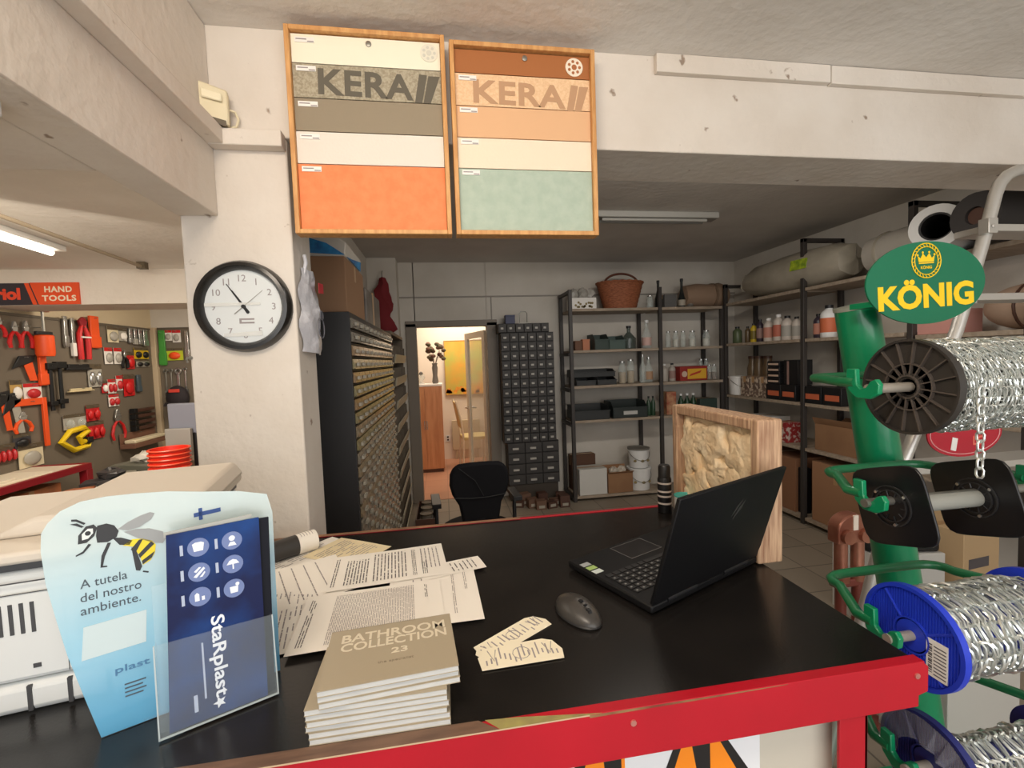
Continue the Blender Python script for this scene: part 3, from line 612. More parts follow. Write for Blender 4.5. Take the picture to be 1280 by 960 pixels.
for x, z in ((-.027,.072),(-.011,.0785),(.009,.0785),(.025,.072)): b.flat(disc(x,z,.003,8), 0, .001)
b.xf(RX).ob('crown_emblem', yel, sg)
text('KÖNIG', 'lettering', .009, .034, yel, sg, RX @ at_xz(-.018,0,.036), .02)
# ------------------------------------------------------------ spools
def link(b, c, t, nrm, L, Wd, wr, ns=4):
    t = Vector(t); nrm = Vector(nrm); s = t.cross(nrm); c = Vector(c); pts = []
    h = L/2-Wd/2
    for a in (-90,-30,30,90): pts.append(c+t*(h+Wd/2*math.cos(math.radians(a)))+s*(Wd/2*math.sin(math.radians(a))))
    for a in (90,150,210,270): pts.append(c+t*(-h+Wd/2*math.cos(math.radians(a)))+s*(Wd/2*math.sin(math.radians(a))))
    b.tube(pts, wr, ns, True)
def winding(r, x0, x1, L, Wd, wr, pitch, seed, layers=1, a0=0, a1=360):
    b = B(); rr = random.Random(seed)
    for ly in range(layers):
        R = r+ly*Wd*.55; n = int(2*PI*R/(L*.80)); tot = int((x1-x0)/pitch*n)
        for i in range(tot):
            a = 2*PI*i/n+ly*.3; x = x0+pitch*i/n+rr.uniform(-.12,.12)*pitch
            ca, sa = math.cos(a), math.sin(a); rad = Vector((0,ca,sa)); tan = Vector((.12,-sa,ca)).normalized()
            tilt = (PI/4 if i % 2 else -PI/4)+rr.uniform(-.35,.35)
            nr = (Matrix.Rotation(tilt, 3, tan) @ rad); tan = (tan+Vector((rr.uniform(-.25,.25),0,0))).normalized()
            nr = (nr-tan*nr.dot(tan)).normalized()
            link(b, Vector((x,0,0))+rad*(R+rr.uniform(-.003,.004)), tan, nr, L, Wd, wr)
    return b
# black ribbed spool
t = T('chain_spool', 'big spool of thin bright chain with a ribbed black flange on the top arm', 'chain spool', (.995,.834,1.573-.013), math.radians(0))
fl = M('ribbed_black_flange', (52,48,45), .5); fl2 = M('flange_rib', (86,78,72), .5)
b = B().lathe([(.018,.006),(.018,.0),(.03,.0),(.03,.006),(.0985,.006),(.0985,-.004),(.1035,-.004),(.1035,.012),(.018,.012)], n=48, ax='X'); f0 = b.ob('flange', fl, t)
b = B()
for i in range(16):
    a = 2*PI*i/16+.12; ca, sa = math.cos(a), math.sin(a); px, pz = -sa*.0012, ca*.0012
    b.prism([(.006,.024*ca+px,.024*sa+pz),(.006,.098*ca+px,.098*sa+pz),(.006,.098*ca-px,.098*sa-pz),(.006,.024*ca-px,.024*sa-pz)], (-.0075,0,0))
b.lathe([(.049,.006),(.049,-.002),(.0515,-.002),(.0515,.006)], n=32, ax='X').lathe([(.023,.006),(.023,-.004),(.026,-.004),(.026,.006)], n=24, ax='X')
b.ob('rib', fl2, f0)
B().lathe([(.018,.33),(.1035,.33),(.1035,.345),(.018,.345)], n=48, ax='X').ob('flange', fl, t)
B().cyl((.012,0,0),(.33,0,0),.078,n=32).ob('core', M('dark_core', (62,62,60), .6), t)
o = winding(.088, .018, .326, .0225, .0112, .00165, .0105, 5, 2).ob('chain', zinc, t); o['kind'] = 'stuff'
B().cyl((-.10,0,.0),(.45,0,.0),.0105,n=16).ob('axle', M('axle_grey', (168,160,148), .45, metal=.3), t)
b = B()
for i in range(10): link(b, (.03,-.114,-.005-.0175*i), (0,0,1), (1,0,0) if i % 2 else (0,1,0), .0225, .0125, .0022, 6)
b.ob('chain_tail', zinc, t)
# empty black spool
t = T('empty_spool', 'empty spool with two black rounded square flanges on the middle arm', 'spool', (.98,.855,1.292))
def rsq(r, k, n=40, rot=.0):
    p = []
    for i in range(n):
        a = 2*PI*i/n; q = (abs(math.cos(a))**k+abs(math.sin(a))**k)**(-1/k); p.append((r*q*math.cos(a+rot), r*q*math.sin(a+rot)))
    return p
gb = M('gloss_black_flange', (24,24,27), .3)
for x in (0,.225):
    f = B().prism([(x,y,z) for y, z in rsq(.086, 6, 48, -.30)], (.006,0,0)).ob('flange', gb, t, .002)
    b = B()
    for r in (.046,.036): b.lathe([(r-.003,x-.003),(r,x-.003),(r,x+.001),(r-.003,x+.001)], n=30, ax='X', ring=True)
    for i in range(10):
        a = 2*PI*i/10; b.cyl((x-.001,.022*math.cos(a),.022*math.sin(a)),(x-.001,.036*math.cos(a),.036*math.sin(a)),.0015,n=5)
    b.ob('hub_ring', M('hub_ring_black', (44,44,46), .4), f)
    b = B()
    for a in (.6,2.4,4.4,5.6): b.cyl((x-.0045,.041*math.cos(a),.041*math.sin(a)),(x,.041*math.cos(a),.041*math.sin(a)),.0035,n=8)
    b.ob('bolt', chrome, f)
B().cyl((.006,0,0),(.225,0,0),.020,n=22).ob('core', M('clear_grey_tube', (150,150,142), .3), t)
B().cyl((-.07,0,0.012),(.41,0,0.012),.0095,n=14).ob('axle', steel, t)
# blue spools
def blue_spool(label, loc, m, sticker, wrap=None):
    t = T('chain_spool', label, 'chain spool', loc)
    f = B().lathe([(.013,.0),(.03,.0),(.03,.004),(.092,.004),(.092,-.004),(.1,-.004),(.1,.010),(.013,.010)], n=56, ax='X').ob('flange', m, t)
    b = B()
    for y in [(-.085+.0055*i) for i in range(32)]:
        z = math.sqrt(max(0,.09**2-y*y)); z0 = math.sqrt(max(0,.036**2-y*y)) if abs(y) < .036 else 0
        if z > z0+.004: b.box(.0015,.004,y,y+.0022,z0,z).box(.0015,.004,y,y+.0022,-z,-z0)
    b.lathe([(.033,.004),(.033,-.002),(.036,-.002),(.036,.004)], n=32, ax='X')
    for a in (.9,2.6,4.0,5.5): b.cyl((.002,.036*math.cos(a),.036*math.sin(a)),(.002,.09*math.cos(a),.09*math.sin(a)),.003,n=6)
    b.ob('rib', m, f)
    if sticker:
        k = Matrix.Rotation(math.radians(0),4,'X')
        s_ = B().box(-.0012,.001,-.068,-.030,-.058,.016).ob('sticker', whiteb, f)
        b = B()
        for i in range(9): b.box(-.0017,-.0012,-.066,-.044,-.052+.007*i,-.050+.007*i)
        for i in range(14): b.box(-.0017,-.0012,-.041,-.034,-.050+.0042*i,-.0485+.0042*i+.001*(i%3))
        b.ob('print', ink, s_, flat=True)
    B().lathe([(.013,.30),(.065 if wrap else .1,.30),(.065 if wrap else .1,.314),(.013,.314)], n=56, ax='X').ob('flange', m, t)
    B().cyl((.01,0,0),(.30,0,0),.02 if wrap else .05,n=24).ob('core', m, t)
    o = (winding(.03, .018, .292, .034, .02, .0033, .0165, 9, 1) if wrap else winding(.066, .018, .292, .036, .0185, .0027, .0165, 9, 2)).ob('chain', zinc, t); o['kind'] = 'stuff'
    B().cyl((-.058,0,0),(.42,0,0),.0095,n=14).ob('axle', M('axle_grey', (0,0,0)), t)
    return t
blue_spool('blue flanged spool of heavy chain with a white sticker beside the counter corner', (.918,.757,1.061), blue, True)
sp2 = blue_spool('dark blue spool nearly emptied of chain, wrapped in clear film, on the fourth arm', (.95,.745,.788), navy, False, True)
b = B(); rr = random.Random(8); wrp = []
for i in range(28):
    a = 2*PI*i/28; wrp.append([(-.008+rr.uniform(-.004,.002),.098*math.cos(a),.098*math.sin(a)),(-.018+rr.uniform(-.008,.004),.05*math.cos(a),.05*math.sin(a))])
vv = [[b.b.verts.new(p) for p in q] for q in wrp]
for i in range(28): b._f([vv[i][0],vv[(i+1)%28][0],vv[(i+1)%28][1],vv[i][1]])
b.ob('film_wrap', M('cloudy_film', (176,176,186), .25, alpha=.35), sp2, flat=True)
# red oval label
t = T('oval_tag', 'red oval plate hanging behind the top chain spool', 'sign', (1.63,1.19,1.365))
B().flat(disc(0,0,.142,36,.075), 0, .004).ob('plate', M('crimson_plate', (176,24,44), .4), t)
b = B().tube([(x,-.0045,z) for x, z in disc(0,0,.132,36,.066)], .0018, 5, True); b.ob('border', M('pink_line', (222,150,150), .5), t)
B().flat([(-.055,-.05),(-.035,-.055),(-.028,-.015),(-.048,-.01)], -.0042, .0008).ob('patch', whiteb, t)
text('LO', 'lettering', .03, .045, M('red_light', (226,110,90), .5), t, at_xz(.03,-.0042,-.04), .03)
B().cyl((0,0,.07),(0,.0,.29),.002,n=6).ob('cord', steel, t)
# ------------------------------------------------------------ step ladder
t = T('step_ladder', 'silver aluminium step ladder with curved handrail behind the chain stand', 'ladder', (1.9,1.42,0))
def Q(x, y, z): return (x-1.9, y-1.42, z)
B().tube([Q(1.43,1.50,.0),Q(1.61,1.45,.88),Q(1.675,1.43,1.18),Q(1.77,1.42,1.42),Q(1.905,1.42,1.70),Q(2.026,1.42,2.062),Q(2.066,1.42,2.20),Q(2.085,1.42,2.24),Q(2.118,1.42,2.272),Q(2.16,1.42,2.29),Q(2.22,1.42,2.298),Q(2.40,1.42,2.298),Q(2.46,1.42,2.28),Q(2.50,1.42,2.24),Q(2.515,1.42,2.18),Q(2.56,1.42,1.7),Q(2.62,1.45,.9),Q(2.70,1.50,.0)], .0205, 12).ob('handrail', alu, t)
for z, x0, x1 in ((2.075,2.03,2.53),(1.82,1.95,2.56),(1.5,1.82,2.59),(1.18,1.69,2.61),(.6,1.56,2.65)):
    B().box(x0-1.9,x1-1.9,-.015,.11,z-.012,z+.014).ob('step', alu, t, .003)
for x, z in ((2.02,2.075),(1.935,1.82)): B().box(x-1.9-.03,x-1.9+.012,-.035,.0,z-.025,z+.03).cyl((x-1.9-.012,-.036,z),(x-1.9-.012,-.04,z),.008,n=10).ob('bracket', alu, t, .003)
# ------------------------------------------------------------ brass manifold on the floor behind the counter
t = T('copper_standpipe', 'copper coloured twin pipe standpipe with two round ports beside the green post', 'standpipe', (1.735,1.70,0))
cop = M('pinkish_copper', (176,122,100), .3, metal=.55, rgb2=(150,92,74), scale=9)
cop2 = M('red_brown_pipe', (120,58,48), .4)
for x in (-.042,.042):
    B().cyl((x,0,0),(x,0,.62),.022,n=16).ob('pipe', cop2, t); B().lathe([(.02,.62),(.034,.625),(.036,.65),(.026,.66),(.026,.80),(.034,.81),(.034,.84)], (x,0,0), 18).ob('upright', cop, t)
B().box(-.085,.085,-.02,.02,.60,.635).ob('collar', cop2, t, .006)
b = B().prism([(x,-.03,z) for x, z in [(-.082,.80)]+[(.082*math.cos(a),.865+.062*math.sin(a)) for a in [PI-PI*i/14 for i in range(15)]]+[(.082,.80)]], (0,.06,0)); b.ob('head', cop, t, .006)
for x in (-.042,.045):
    B().lathe([(.013,-.05),(.030,-.05),(.030,-.028),(.013,-.028)], (x,0,.835), 20, ax='Y').ob('port', cop, t)
    B().cyl((x,-.04,.835),(x,-.02,.835),.013,n=14).ob('port_hole', M('dark_hole', (40,26,24), .6), t)
B().box(-.012,.012,-.034,-.028,.86,.925).ob('label_tag', M('shiny_tag', (240,226,210), .15), t)
B().box(-.1,.1,-.1,.1,0,.02).ob('foot_plate', cop2, t)
# clutter behind the spools
def carton(label, loc, rz, x, y, z, m=card, group=None, flaps=False, name='carton', prt=None):
    t = T(name, label, 'box', loc, rz, group)
    b = B()
    if flaps:
        w = .006; b.box(-x/2,x/2,-y/2,-y/2+w,0,z).box(-x/2,x/2,y/2-w,y/2,0,z).box(-x/2,-x/2+w,-y/2+w,y/2-w,0,z).box(x/2-w,x/2,-y/2+w,y/2-w,0,z).box(-x/2+w,x/2-w,-y/2+w,y/2-w,0,w)
    else: b.box(-x/2,x/2,-y/2,y/2,0,z)
    b.ob('body', m, t, .003)
    if flaps:
        B().prism([(-x/2,-y/2,z),(x/2,-y/2,z),(x/2,-y/2-y*.16,z+y*.1),(-x/2,-y/2-y*.16,z+y*.1)], (0,.003,.003)).ob('flap', m, t); B().prism([(-x/2,y/2,z),(x/2,y/2,z),(x/2,y/2+y*.1,z+y*.2),(-x/2,y/2+y*.1,z+y*.2)], (0,.003,.003)).ob('flap', m, t)
    else: B().box(-x/2-.0008,x/2+.0008,-.02,.02,z*.7,z+.0008).ob('tape', M('parcel_tape', (176,140,100), .3), t)
    if prt: B().box(-x*.36,x*.2,-y/2-.0012,-y/2,z*.62,z*.72).box(-x*.36,x*.36,-y/2-.0012,-y/2,z*.2,z*.26).ob('print', prt, t)
    return t
carton('tan carton with dark print standing behind the middle spools', (3.0,2.25,0), .12, .30,.3,.58, M('tan_carton', (196,166,126), .8), prt=ink)
carton('white carton on the floor beside the tan carton', (2.60,2.30,0), -.1, .4,.34,.46, M('white_carton', (206,204,198), .7))
carton('pale grey box on the floor behind the lower blue spools', (1.99,1.50,0), .05, .36,.26,.37, M('grey_white_box', (190,186,178), .6))
t = T('tool_case', 'black plastic tool case lying on the white carton', 'case', (2.60,2.3,.461), -.2)
B().box(-.2,.2,-.14,.14,0,.09).ob('case_body', blk, t, .02); B().box(-.05,.05,-.17,-.14,.03,.05).ob('handle', blk, t, .004)
# ------------------------------------------------------------ shelving in the store room
def shelving(name_label, posts, boards, bars):
    t = T('shelving_unit', name_label, 'shelves', (posts[0][0],posts[0][1],0))
    ox, oy = posts[0][:2]
    for x, y, h in posts:
        B().box(x-.02-ox,x+.02-ox,y-.02-oy,y+.02-oy,0,h).ob('post', blkm, t, .003)
    for x0, x1, y0, y1, z in boards: B().box(x0-ox,x1-ox,y0-oy,y1-oy,z-.03,z).ob('shelf_board', shelfwood, t, .002)
    for x0, x1, y0, y1, z in bars: B().box(x0-ox,x1-ox,y0-oy,y1-oy,z-.035,z).ob('crossbar', blkm, t, .002)
    return t
SH = (2.19, 1.725, 1.323, .93, .06)
boards = [(1.45,2.475,4.9,5.32,z) for z in SH]+[(2.515,3.28,4.9,5.32,z) for z in SH[:4]]
bars = [(1.40,1.44,4.9,5.3,z) for z in (2.39,1.70,1.29,.90,.05)]
shelving('black framed shelving with pale boards standing against the back wall', [(1.43,4.9,2.40),(1.43,5.3,2.40),(2.495,4.9,2.42),(2.42,5.3,2.2),(3.285,4.93,2.2),(3.285,5.31,2.2)], boards, bars)
RH = (2.21, 1.745, 1.15, .73, .07)
boards = [(3.3,3.72,3.77,4.86,z) for z in RH]+[(3.3,3.72,2.80,3.70,z) for z in RH]+[(3.3,3.72,2.12,2.72,z) for z in (2.24,1.72,1.15,.73)]
bars = [(3.3,3.72,4.88,4.92,2.43),(3.3,3.72,3.715,3.755,2.66),(3.3,3.72,2.74,2.78,2.66)]
shelving('black framed shelving with pale boards along the right hand wall', [(3.32,4.90,2.44),(3.71,4.90,2.44),(3.32,3.735,2.66),(3.71,3.735,2.66),(3.32,2.76,2.66),(3.71,2.76,2.66),(3.32,2.10,2.5),(3.71,2.10,2.5)], boards, bars)
# ---- builders for things on shelves (base at origin, front -y)
def jar(label, loc, r, h, lid=None, fill=None, group=None, m=glass):
    t = T('glass_jar', label, 'jar', loc, 0, group)
    B().lathe([(r*.9,0),(r,.01),(r,h*.68),(r*.72,h*.82),(r*.72,h*.93)], n=16).ob('jar_body', m, t)
    B().lathe([(r*.76,h*.93),(r*.76,h),(r*.6,h)], n=16).ob('lid', lid or chrome, t)
    if fill: B().lathe([(r*.85,.004),(r*.92,.012),(r*.92,h*.5),(r*.3,h*.52)], n=14).ob('contents', fill, t)
    return t
def bottle(label, loc, r, h, m, cap=blk, lab=None, group=None, neck=.3, name='bottle', nr=.35):
    t = T(name, label, 'bottle', loc, 0, group); s = h*(1-neck)
    B().lathe([(r*.92,0),(r,.008),(r,s*.9),(r*.85,s),(r*nr,s+h*neck*.45),(r*nr,h*.93)], n=18).ob('bottle_body', m, t)
    B().lathe([(r*(nr+.08),h*.9),(r*(nr+.08),h),(r*nr*.5,h)], n=14).ob('cap', cap, t)
    if lab: B().lathe([(r*1.012,s*.2),(r*1.02,s*.22),(r*1.02,s*.75),(r*1.012,s*.77)], n=18).ob('label_wrap', lab, t)
    return t
def bin_(label, loc, w, d, h, m, group=None, rz=0, tagm=None):
    t = T('storage_bin', label, 'storage bin', loc, rz, group); q = .006
    b = B(); b.box(-w/2,w/2,-d/2,d/2,0,q).prism([(-w/2,-d/2,0),(-w/2,-d/2,h*.62),(-w/2,-d*.2,h),(-w/2,d/2,h),(-w/2,d/2,0)], (q,0,0)).prism([(w/2-q,-d/2,0),(w/2-q,-d/2,h*.62),(w/2-q,-d*.2,h),(w/2-q,d/2,h),(w/2-q,d/2,0)], (q,0,0))
    b.box(-w/2+q,w/2-q,-d/2,-d/2+q,0,h*.6).box(-w/2+q,w/2-q,d/2-q,d/2,0,h); b.ob('bin_body', m, t, .002)
    B().box(-w/2-.004,w/2+.004,-d/2-.008,-d/2+.004,h*.58,h*.66).ob('rim', m, t)
    if tagm: B().box(-w*.2,w*.2,-d/2-.0025,-d/2,h*.2,h*.42).ob('label_tag', tagm, t)
    return t
def bucket(label, loc, r, h, m, lidm=None, group=None, pattern=None, name='bucket'):
    t = T(name, label, 'bucket', loc, 0, group)
    B().lathe([(r*.88,0),(r*.9,.006),(r,h*.9),(r*1.04,h*.9),(r*1.04,h*.94)], n=26).ob('tub', m, t)
    B().lathe([(r*1.05,h*.92),(r*1.06,h*.93),(r*1.06,h),(r*.95,h),(r*.93,h*.97),(.01,h*.97)], n=26).ob('lid', lidm or m, t)
    B().tube([(r*1.02*math.cos(a), r*1.02*math.sin(a)-.004, h*.82-h*.42*math.sin(-a)) for a in [PI+PI*i/14 for i in range(15)]], .0035, 6).ob('wire_handle', steel, t)
    if pattern:
        for a in (-2.3,-1.57,-.9): B().ell((math.cos(a)*r*.955,math.sin(a)*r*.955,h*.38), (.022,.01,.016), 10, 6).ob('print', pattern, t)
    return t
X = 5.06
# top shelf, back wall
z = 2.1905
t = T('flower_box', 'white box with a printed front on the top shelf left of the wicker basket', 'box', (1.63,X,z))
B().box(-.16,.13,-.1,.1,0,.13).ob('box_body', whiteb, t, .003)
b = B(); rr = random.Random(4)
for i in range(16): b.flat(disc(-.13+.23*rr.random(),.02+.06*rr.random(),.014,8), -.1, .001)
b.ob('print', M('olive_print', (140,124,82), .7), t)
for i, (x, y) in enumerate(((-.10,.02),(.0,-.02),(.09,.03))):
    b = B().ell((0,0,.06), (.062,.055,.062), 9, 6).jit(.012, i); tag(b.ob('crumpled_wrap', M('clear_film_grey', (176,172,164), .25, bump=.6, bscale=40), None, flat=True), ('crumpled clear wrap on the left end of the printed white box','crumpled clear wrap in the middle of the printed white box','crumpled clear wrap on the right end of the printed white box')[i], 'wrapping', 'crumpled film on the white box').location = (1.63+x, X+y, z+.125)
wk = M('wicker_red_brown', (172,104,68), .65, rgb2=(126,70,44), scale=30, stretch=(1,1,5), bump=.5, bscale=80)
t = T('wicker_basket', 'red brown wicker basket with arched handle on the top shelf', 'basket', (2.09,5.08,z))
b = B(); n = 48; prev = None
rows = []
for j in range(13):
    h = .30*j/12; row = []
    for i in range(n):
        a = 2*PI*i/n; k = 1+.022*(1 if (i//2+j) % 2 else -1); rx, ry = (.19+.085*j/12)*k, (.14+.05*j/12)*k
        row.append(b.b.verts.new((rx*math.cos(a), ry*math.sin(a), h)))
    rows.append(row)
for a, c in zip(rows, rows[1:]):
    for i in range(n): b._f([a[i],a[(i+1)%n],c[(i+1)%n],c[i]])
b._f(rows[0][::-1]); b.ob('basket_body', wk, t)
B().tube([((.277)*math.cos(2*PI*i/40), .192*math.sin(2*PI*i/40), .302+.006*(i%2)) for i in range(40)], .012, 8, True).ob('rim', wk, t)
B().tube([(.205*math.cos(a)+.02,0,.30+.115*math.sin(a)) for a in [PI*i/20 for i in range(21)]], .013, 8).ob('handle', M('dark_wicker', (96,52,34), .65), t)
dkg = M('dark_bottle', (34,38,36), .25)
bottle('dark bottle with a long neck directly behind the middle shelf post, top shelf', (2.56,X,z), .04, .33, dkg, neck=.6, name='long_neck_bottle')
bottle('black long necked bottle with pale base on the top shelf', (2.83,X-.05,z), .042, .34, dkg, neck=.65, lab=M('pale_label', (170,160,144), .6), name='long_neck_bottle')
carton('small grey appliance box between the two long necked bottles', (2.69,X+.02,z), 0, .15,.14,.16, M('grey_box', (96,94,92), .6))
jar('small clear jar on the top shelf right of the wicker basket', (2.44,X-.03,z), .04, .15)
t = T('pliers_stand', 'grey shell shaped vase beside the black long necked bottle on top', 'vase', (2.96,X,z)); B().lathe([(.03,0),(.05,.04),(.035,.1),(.055,.17)], n=16).ob('vase_body', M('grey_vase', (120,114,106), .5), t); B().lathe([(.052,.168),(.057,.168),(.057,.178),(.05,.178)], n=16).ob('rim', M('grey_vase', (0,0,0)), t)
t['category'] = 'vase'; t.name = 'vase'
t = T('sack_roll', 'beige wrapped roll lying on the top shelf in the back corner', 'wrapped roll', (3.15,5.10,z))
B().lathe([(.05,-.27),(.12,-.25),(.145,-.1),(.14,.1),(.15,.2),(.12,.29),(.05,.30)], (0,0,.146), 18, 'X').jit(.006, 2).ob('roll', M('beige_wrap', (146,120,98), .75, bump=.5, bscale=14), t); B().cyl((.10,0,.146),(.13,0,.146),.150,n=18).ob('strap', M('tan_strap', (120,98,78), .6), t)
# second shelf
z = 1.7255
for i, (x, m) in enumerate(((1.555,M('brown_pot', (112,78,58), .7)),(1.647,M('terracotta_pot', (196,128,96), .7)))):
    t = T('square_pot', ('small brown box at the left end of the second shelf','small terracotta coloured box beside the small brown one')[i], 'box', (x,X,z), 0); B().box(-.042,.042,-.042,.042,0,.11+.015*i).ob('box_body', m, t, .004); B().box(-.044,.044,-.044,.044,.095+.015*i,.112+.015*i).ob('lid', m, t, .002)
bin_('dark green open bin standing left of the other on the second shelf', (1.80,X,z), .17, .28, .18, dgreen, 'green bins on the second shelf', .0, None)
bin_('lighter green open bin in the middle of the second shelf', (1.98,X-.01,z), .19, .28, .16, M('grey_green_plastic', (70,88,82), .5), 'green bins on the second shelf')
bottle('squat clear demijohn with white label on the second shelf', (2.18,X,z), .085, .27, M('green_grey_glass', (70,84,78), .12, alpha=.7), neck=.5, name='demijohn', lab=None, nr=.25)
bottle('tall clear bottle with pink base at the right end of the second shelf', (2.385,X-.04,z), .055, .33, glass, cap=white, lab=M('pink_label', (206,170,160), .6), neck=.5)
for i, (x, r) in enumerate(((2.65,.03),(2.745,.035),(2.84,.03),(2.957,.04),(3.138,.042))):
    jar(('small clear jar, leftmost of five on the right bay second shelf','clear jar with pale filling, second of five on the right bay','narrow clear jar, third of five on the right bay','wide clear jar, fourth of five on the right bay','clear jar with white filling standing apart at the right end')[i], (x,X-.05,z), r, .19, fill=M('pale_filling', (214,208,196), .6) if i in (1,3,4) else None, group='clear jars on the second shelf')
# third shelf
z = 1.3235
bb = M('near_black_plastic', (44,46,46), .5)
bin_('black tool box, lower left of a stacked trio on the third shelf', (1.60,X,z), .23, .3, .09, bb, 'black bins on the third shelf', tagm=None)
bin_('black tool box, lower right of a stacked trio on the third shelf', (1.845,X,z), .23, .3, .09, bb, 'black bins on the third shelf')
bin_('long black tray lying across the two black tool boxes', (1.71,X+.02,z+.0915), .50, .26, .09, bb, 'black bins on the third shelf')
for i, (x, h) in enumerate(((2.09,.26),(2.195,.28))): jar(('round clear jar left of the other on the third shelf','round clear jar right of the other on the third shelf')[i], (x,X,z), .045, h, fill=M('ochre_filling', (176,146,106), .7), group='clear jars on the third shelf')
bottle('tall clear bottle with bright highlight on the third shelf', (2.32,X-.06,z), .04, .33, glass, cap=chrome, neck=.45)
bottle('second tall clear bottle with beige base near the middle post', (2.42,X,z), .05, .30, glass, cap=chrome, lab=M('beige_label', (176,140,110), .6), neck=.45)
bottle('pale bottle with printed label right of the middle post on the third shelf', (2.62,X,z), .045, .21, M('pale_bottle', (176,168,158), .4), cap=white, neck=.25)
bottle('pale bottle with dark label beside the red and yellow box', (2.72,X,z), .04, .215, M('pale_bottle', (0,0,0)), cap=blk, lab=M('mauve_label', (150,120,112), .6), neck=.25)
t = T('product_box', 'red and yellow printed box on the third shelf', 'box', (2.955,X,z)); B().box(-.175,.175,-.08,.08,0,.17).ob('box_body', M('red_box', (150,44,38), .5), t, .003); b = B().box(-.08,.16,-.0815,-.08,.02,.14); b.ob('print', M('yellow_print', (222,170,50), .5), t); B().flat([(-.06,.05),(.08,.09),(.1,.12),(-.04,.08)], -.0816, .001).ob('print', M('red_print', (190,60,40), .5), t); B().flat(disc(-.12,.08,.035,16), -.08, .002).ob('print', M('pale_print', (206,180,160), .5), t)
for i, x in enumerate((3.19,3.255)): jar(('brownish jar right of the red and yellow box','brownish jar nearest the corner post on the third shelf')[i], (x,X-.02,z), .03, .18, fill=M('brown_filling', (120,84,64), .7), group='brownish jars on the third shelf')
for i, x in enumerate((3.175,3.245)): jar(('small jar behind, left one of two at the corner','small jar behind, right one of two at the corner')[i], (x,X+.13,z), .03, .25, group='small jars at the corner', fill=M('brown_filling', (0,0,0)))
# fourth shelf
z = .9305
bin_('long black green tray at the left end of the fourth shelf', (1.66,X,z), .42, .3, .16, bb, 'long trays on the fourth shelf')
bin_('long black green tray with a shiny clip on the fourth shelf', (2.12,X,z), .42, .3, .19, M('black_green_plastic', (38,46,44), .45), 'long trays on the fourth shelf', tagm=M('bright_clip', (190,190,186), .3))
for i, x in enumerate((2.385,2.44)): bottle(('green bottle left of the other at the fourth shelf end','green bottle touching the middle post on the fourth shelf')[i], (x,X-.06,z), .027, .23, M('green_bottle', (46,70,50), .3), group='green bottles on the fourth shelf', neck=.3)
carton('printed pale and red snack carton on the fourth shelf right bay', (2.66,X-.03,z), 0, .12,.12,.27, M('pale_red_carton', (190,150,112), .6, rgb2=(150,70,50), scale=14))
for i, x in enumerate((2.80,2.88,2.96)): bottle(('dark green bottle with white cap, left of three','dark green bottle with white cap, middle of three','dark green bottle with white cap, right of three')[i], (x,X-.05,z), .036, .24, M('deep_green_bottle', (34,62,40), .3), cap=white, group='dark green capped bottles', neck=.35)
carton('dark green crate at the right end of the fourth shelf', (3.13,X,z), 0, .22,.2,.17, dgreen)
# bottom shelf
z = .0605
carton('clean white box standing on the bottom shelf', (1.655,5.03,z), .02, .33,.22,.30, M('white_carton', (0,0,0)))
carton('open brown carton with crumpled paper next to the white box', (1.985,5.03,z), 0, .30,.22,.23, card, flaps=True)
for i, (x, y) in enumerate(((1.93,5.0),(2.04,5.02))): tag(B().ell((0,0,0), (.055,.05,.05), 10, 7).jit(.013, i+3).ob('crumpled_paper', M('crumpled_white', (200,190,176), .8), None, flat=True), ('crumpled white paper on the left in the open carton','crumpled white paper on the right in the open carton')[i], 'paper', 'crumpled paper in the carton').location = (x,y,z+.235)
t = bucket('white bucket with printed fruit, lower of the two stacked', (2.265,5.04,z), .135, .26, white, None, 'white buckets stacked on the bottom shelf', M('olive_print', (0,0,0)))
bucket('white bucket with dark lid, upper of the two stacked', (2.262,5.04,z+.262), .122, .23, white, M('grey_lid', (120,116,108), .5), 'white buckets stacked on the bottom shelf', M('olive_print', (0,0,0)))
carton('dark brown carton lying behind the white box on the bottom shelf', (1.62,5.23,z), .05, .30,.13,.42, M('dark_carton', (92,64,48), .8))
# right wall: upper shelf with bottles
z = 1.7455; R = 3.4
bl = [('green bottle nearest the corner on the right wall shelf',4.80,.05,.19,M('olive_bottle', (84,96,66), .4),blk,None),('thin brown bottle between the green and yellow bottles',4.62,.03,.18,M('amber_bottle', (96,78,52), .35),blk,None),('yellow labelled tin bottle on the right wall shelf',4.52,.036,.205,M('yellow_bottle', (206,178,44), .4),blk,M('yellow_dark', (120,104,40), .5)),('dark purple bottle beside the yellow one',4.42,.036,.24,M('dark_purple', (58,48,60), .4),blk,M('mauve_label', (0,0,0))),('pink labelled white bottle on the right wall shelf',4.29,.05,.24,M('milky_bottle', (206,196,186), .4),white,M('rose_label', (190,130,112), .6)),('white bottle with red label and white cap',4.15,.052,.265,M('milky_bottle', (0,0,0)),white,M('brick_label', (186,104,84), .6)),('white bottle with pale label and black cap',4.03,.055,.24,M('milky_bottle', (0,0,0)),blk,M('grey_label', (170,166,158), .6)),('smaller white bottle by the right wall shelf post',3.91,.042,.22,M('milky_bottle', (0,0,0)),blk,M('grey_label', (0,0,0))),('dark bottle behind the big white and orange bottle',3.655,.04,.22,M('dark_purple', (0,0,0)),blk,M('rose_label', (0,0,0))),('big white bottle with orange label and black cap',3.54,.068,.285,white,blk,M('orange_label', (206,110,72), .6)),('white bottle partly behind the green post top',3.25,.06,.26,white,blk,M('orange_label', (0,0,0)))]
for l, y, r, h, m, c, lb_ in bl: bottle(l, (R,y,z), r, h, m, c, lb_, 'bottles on the right wall shelf', .22, nr=.4)
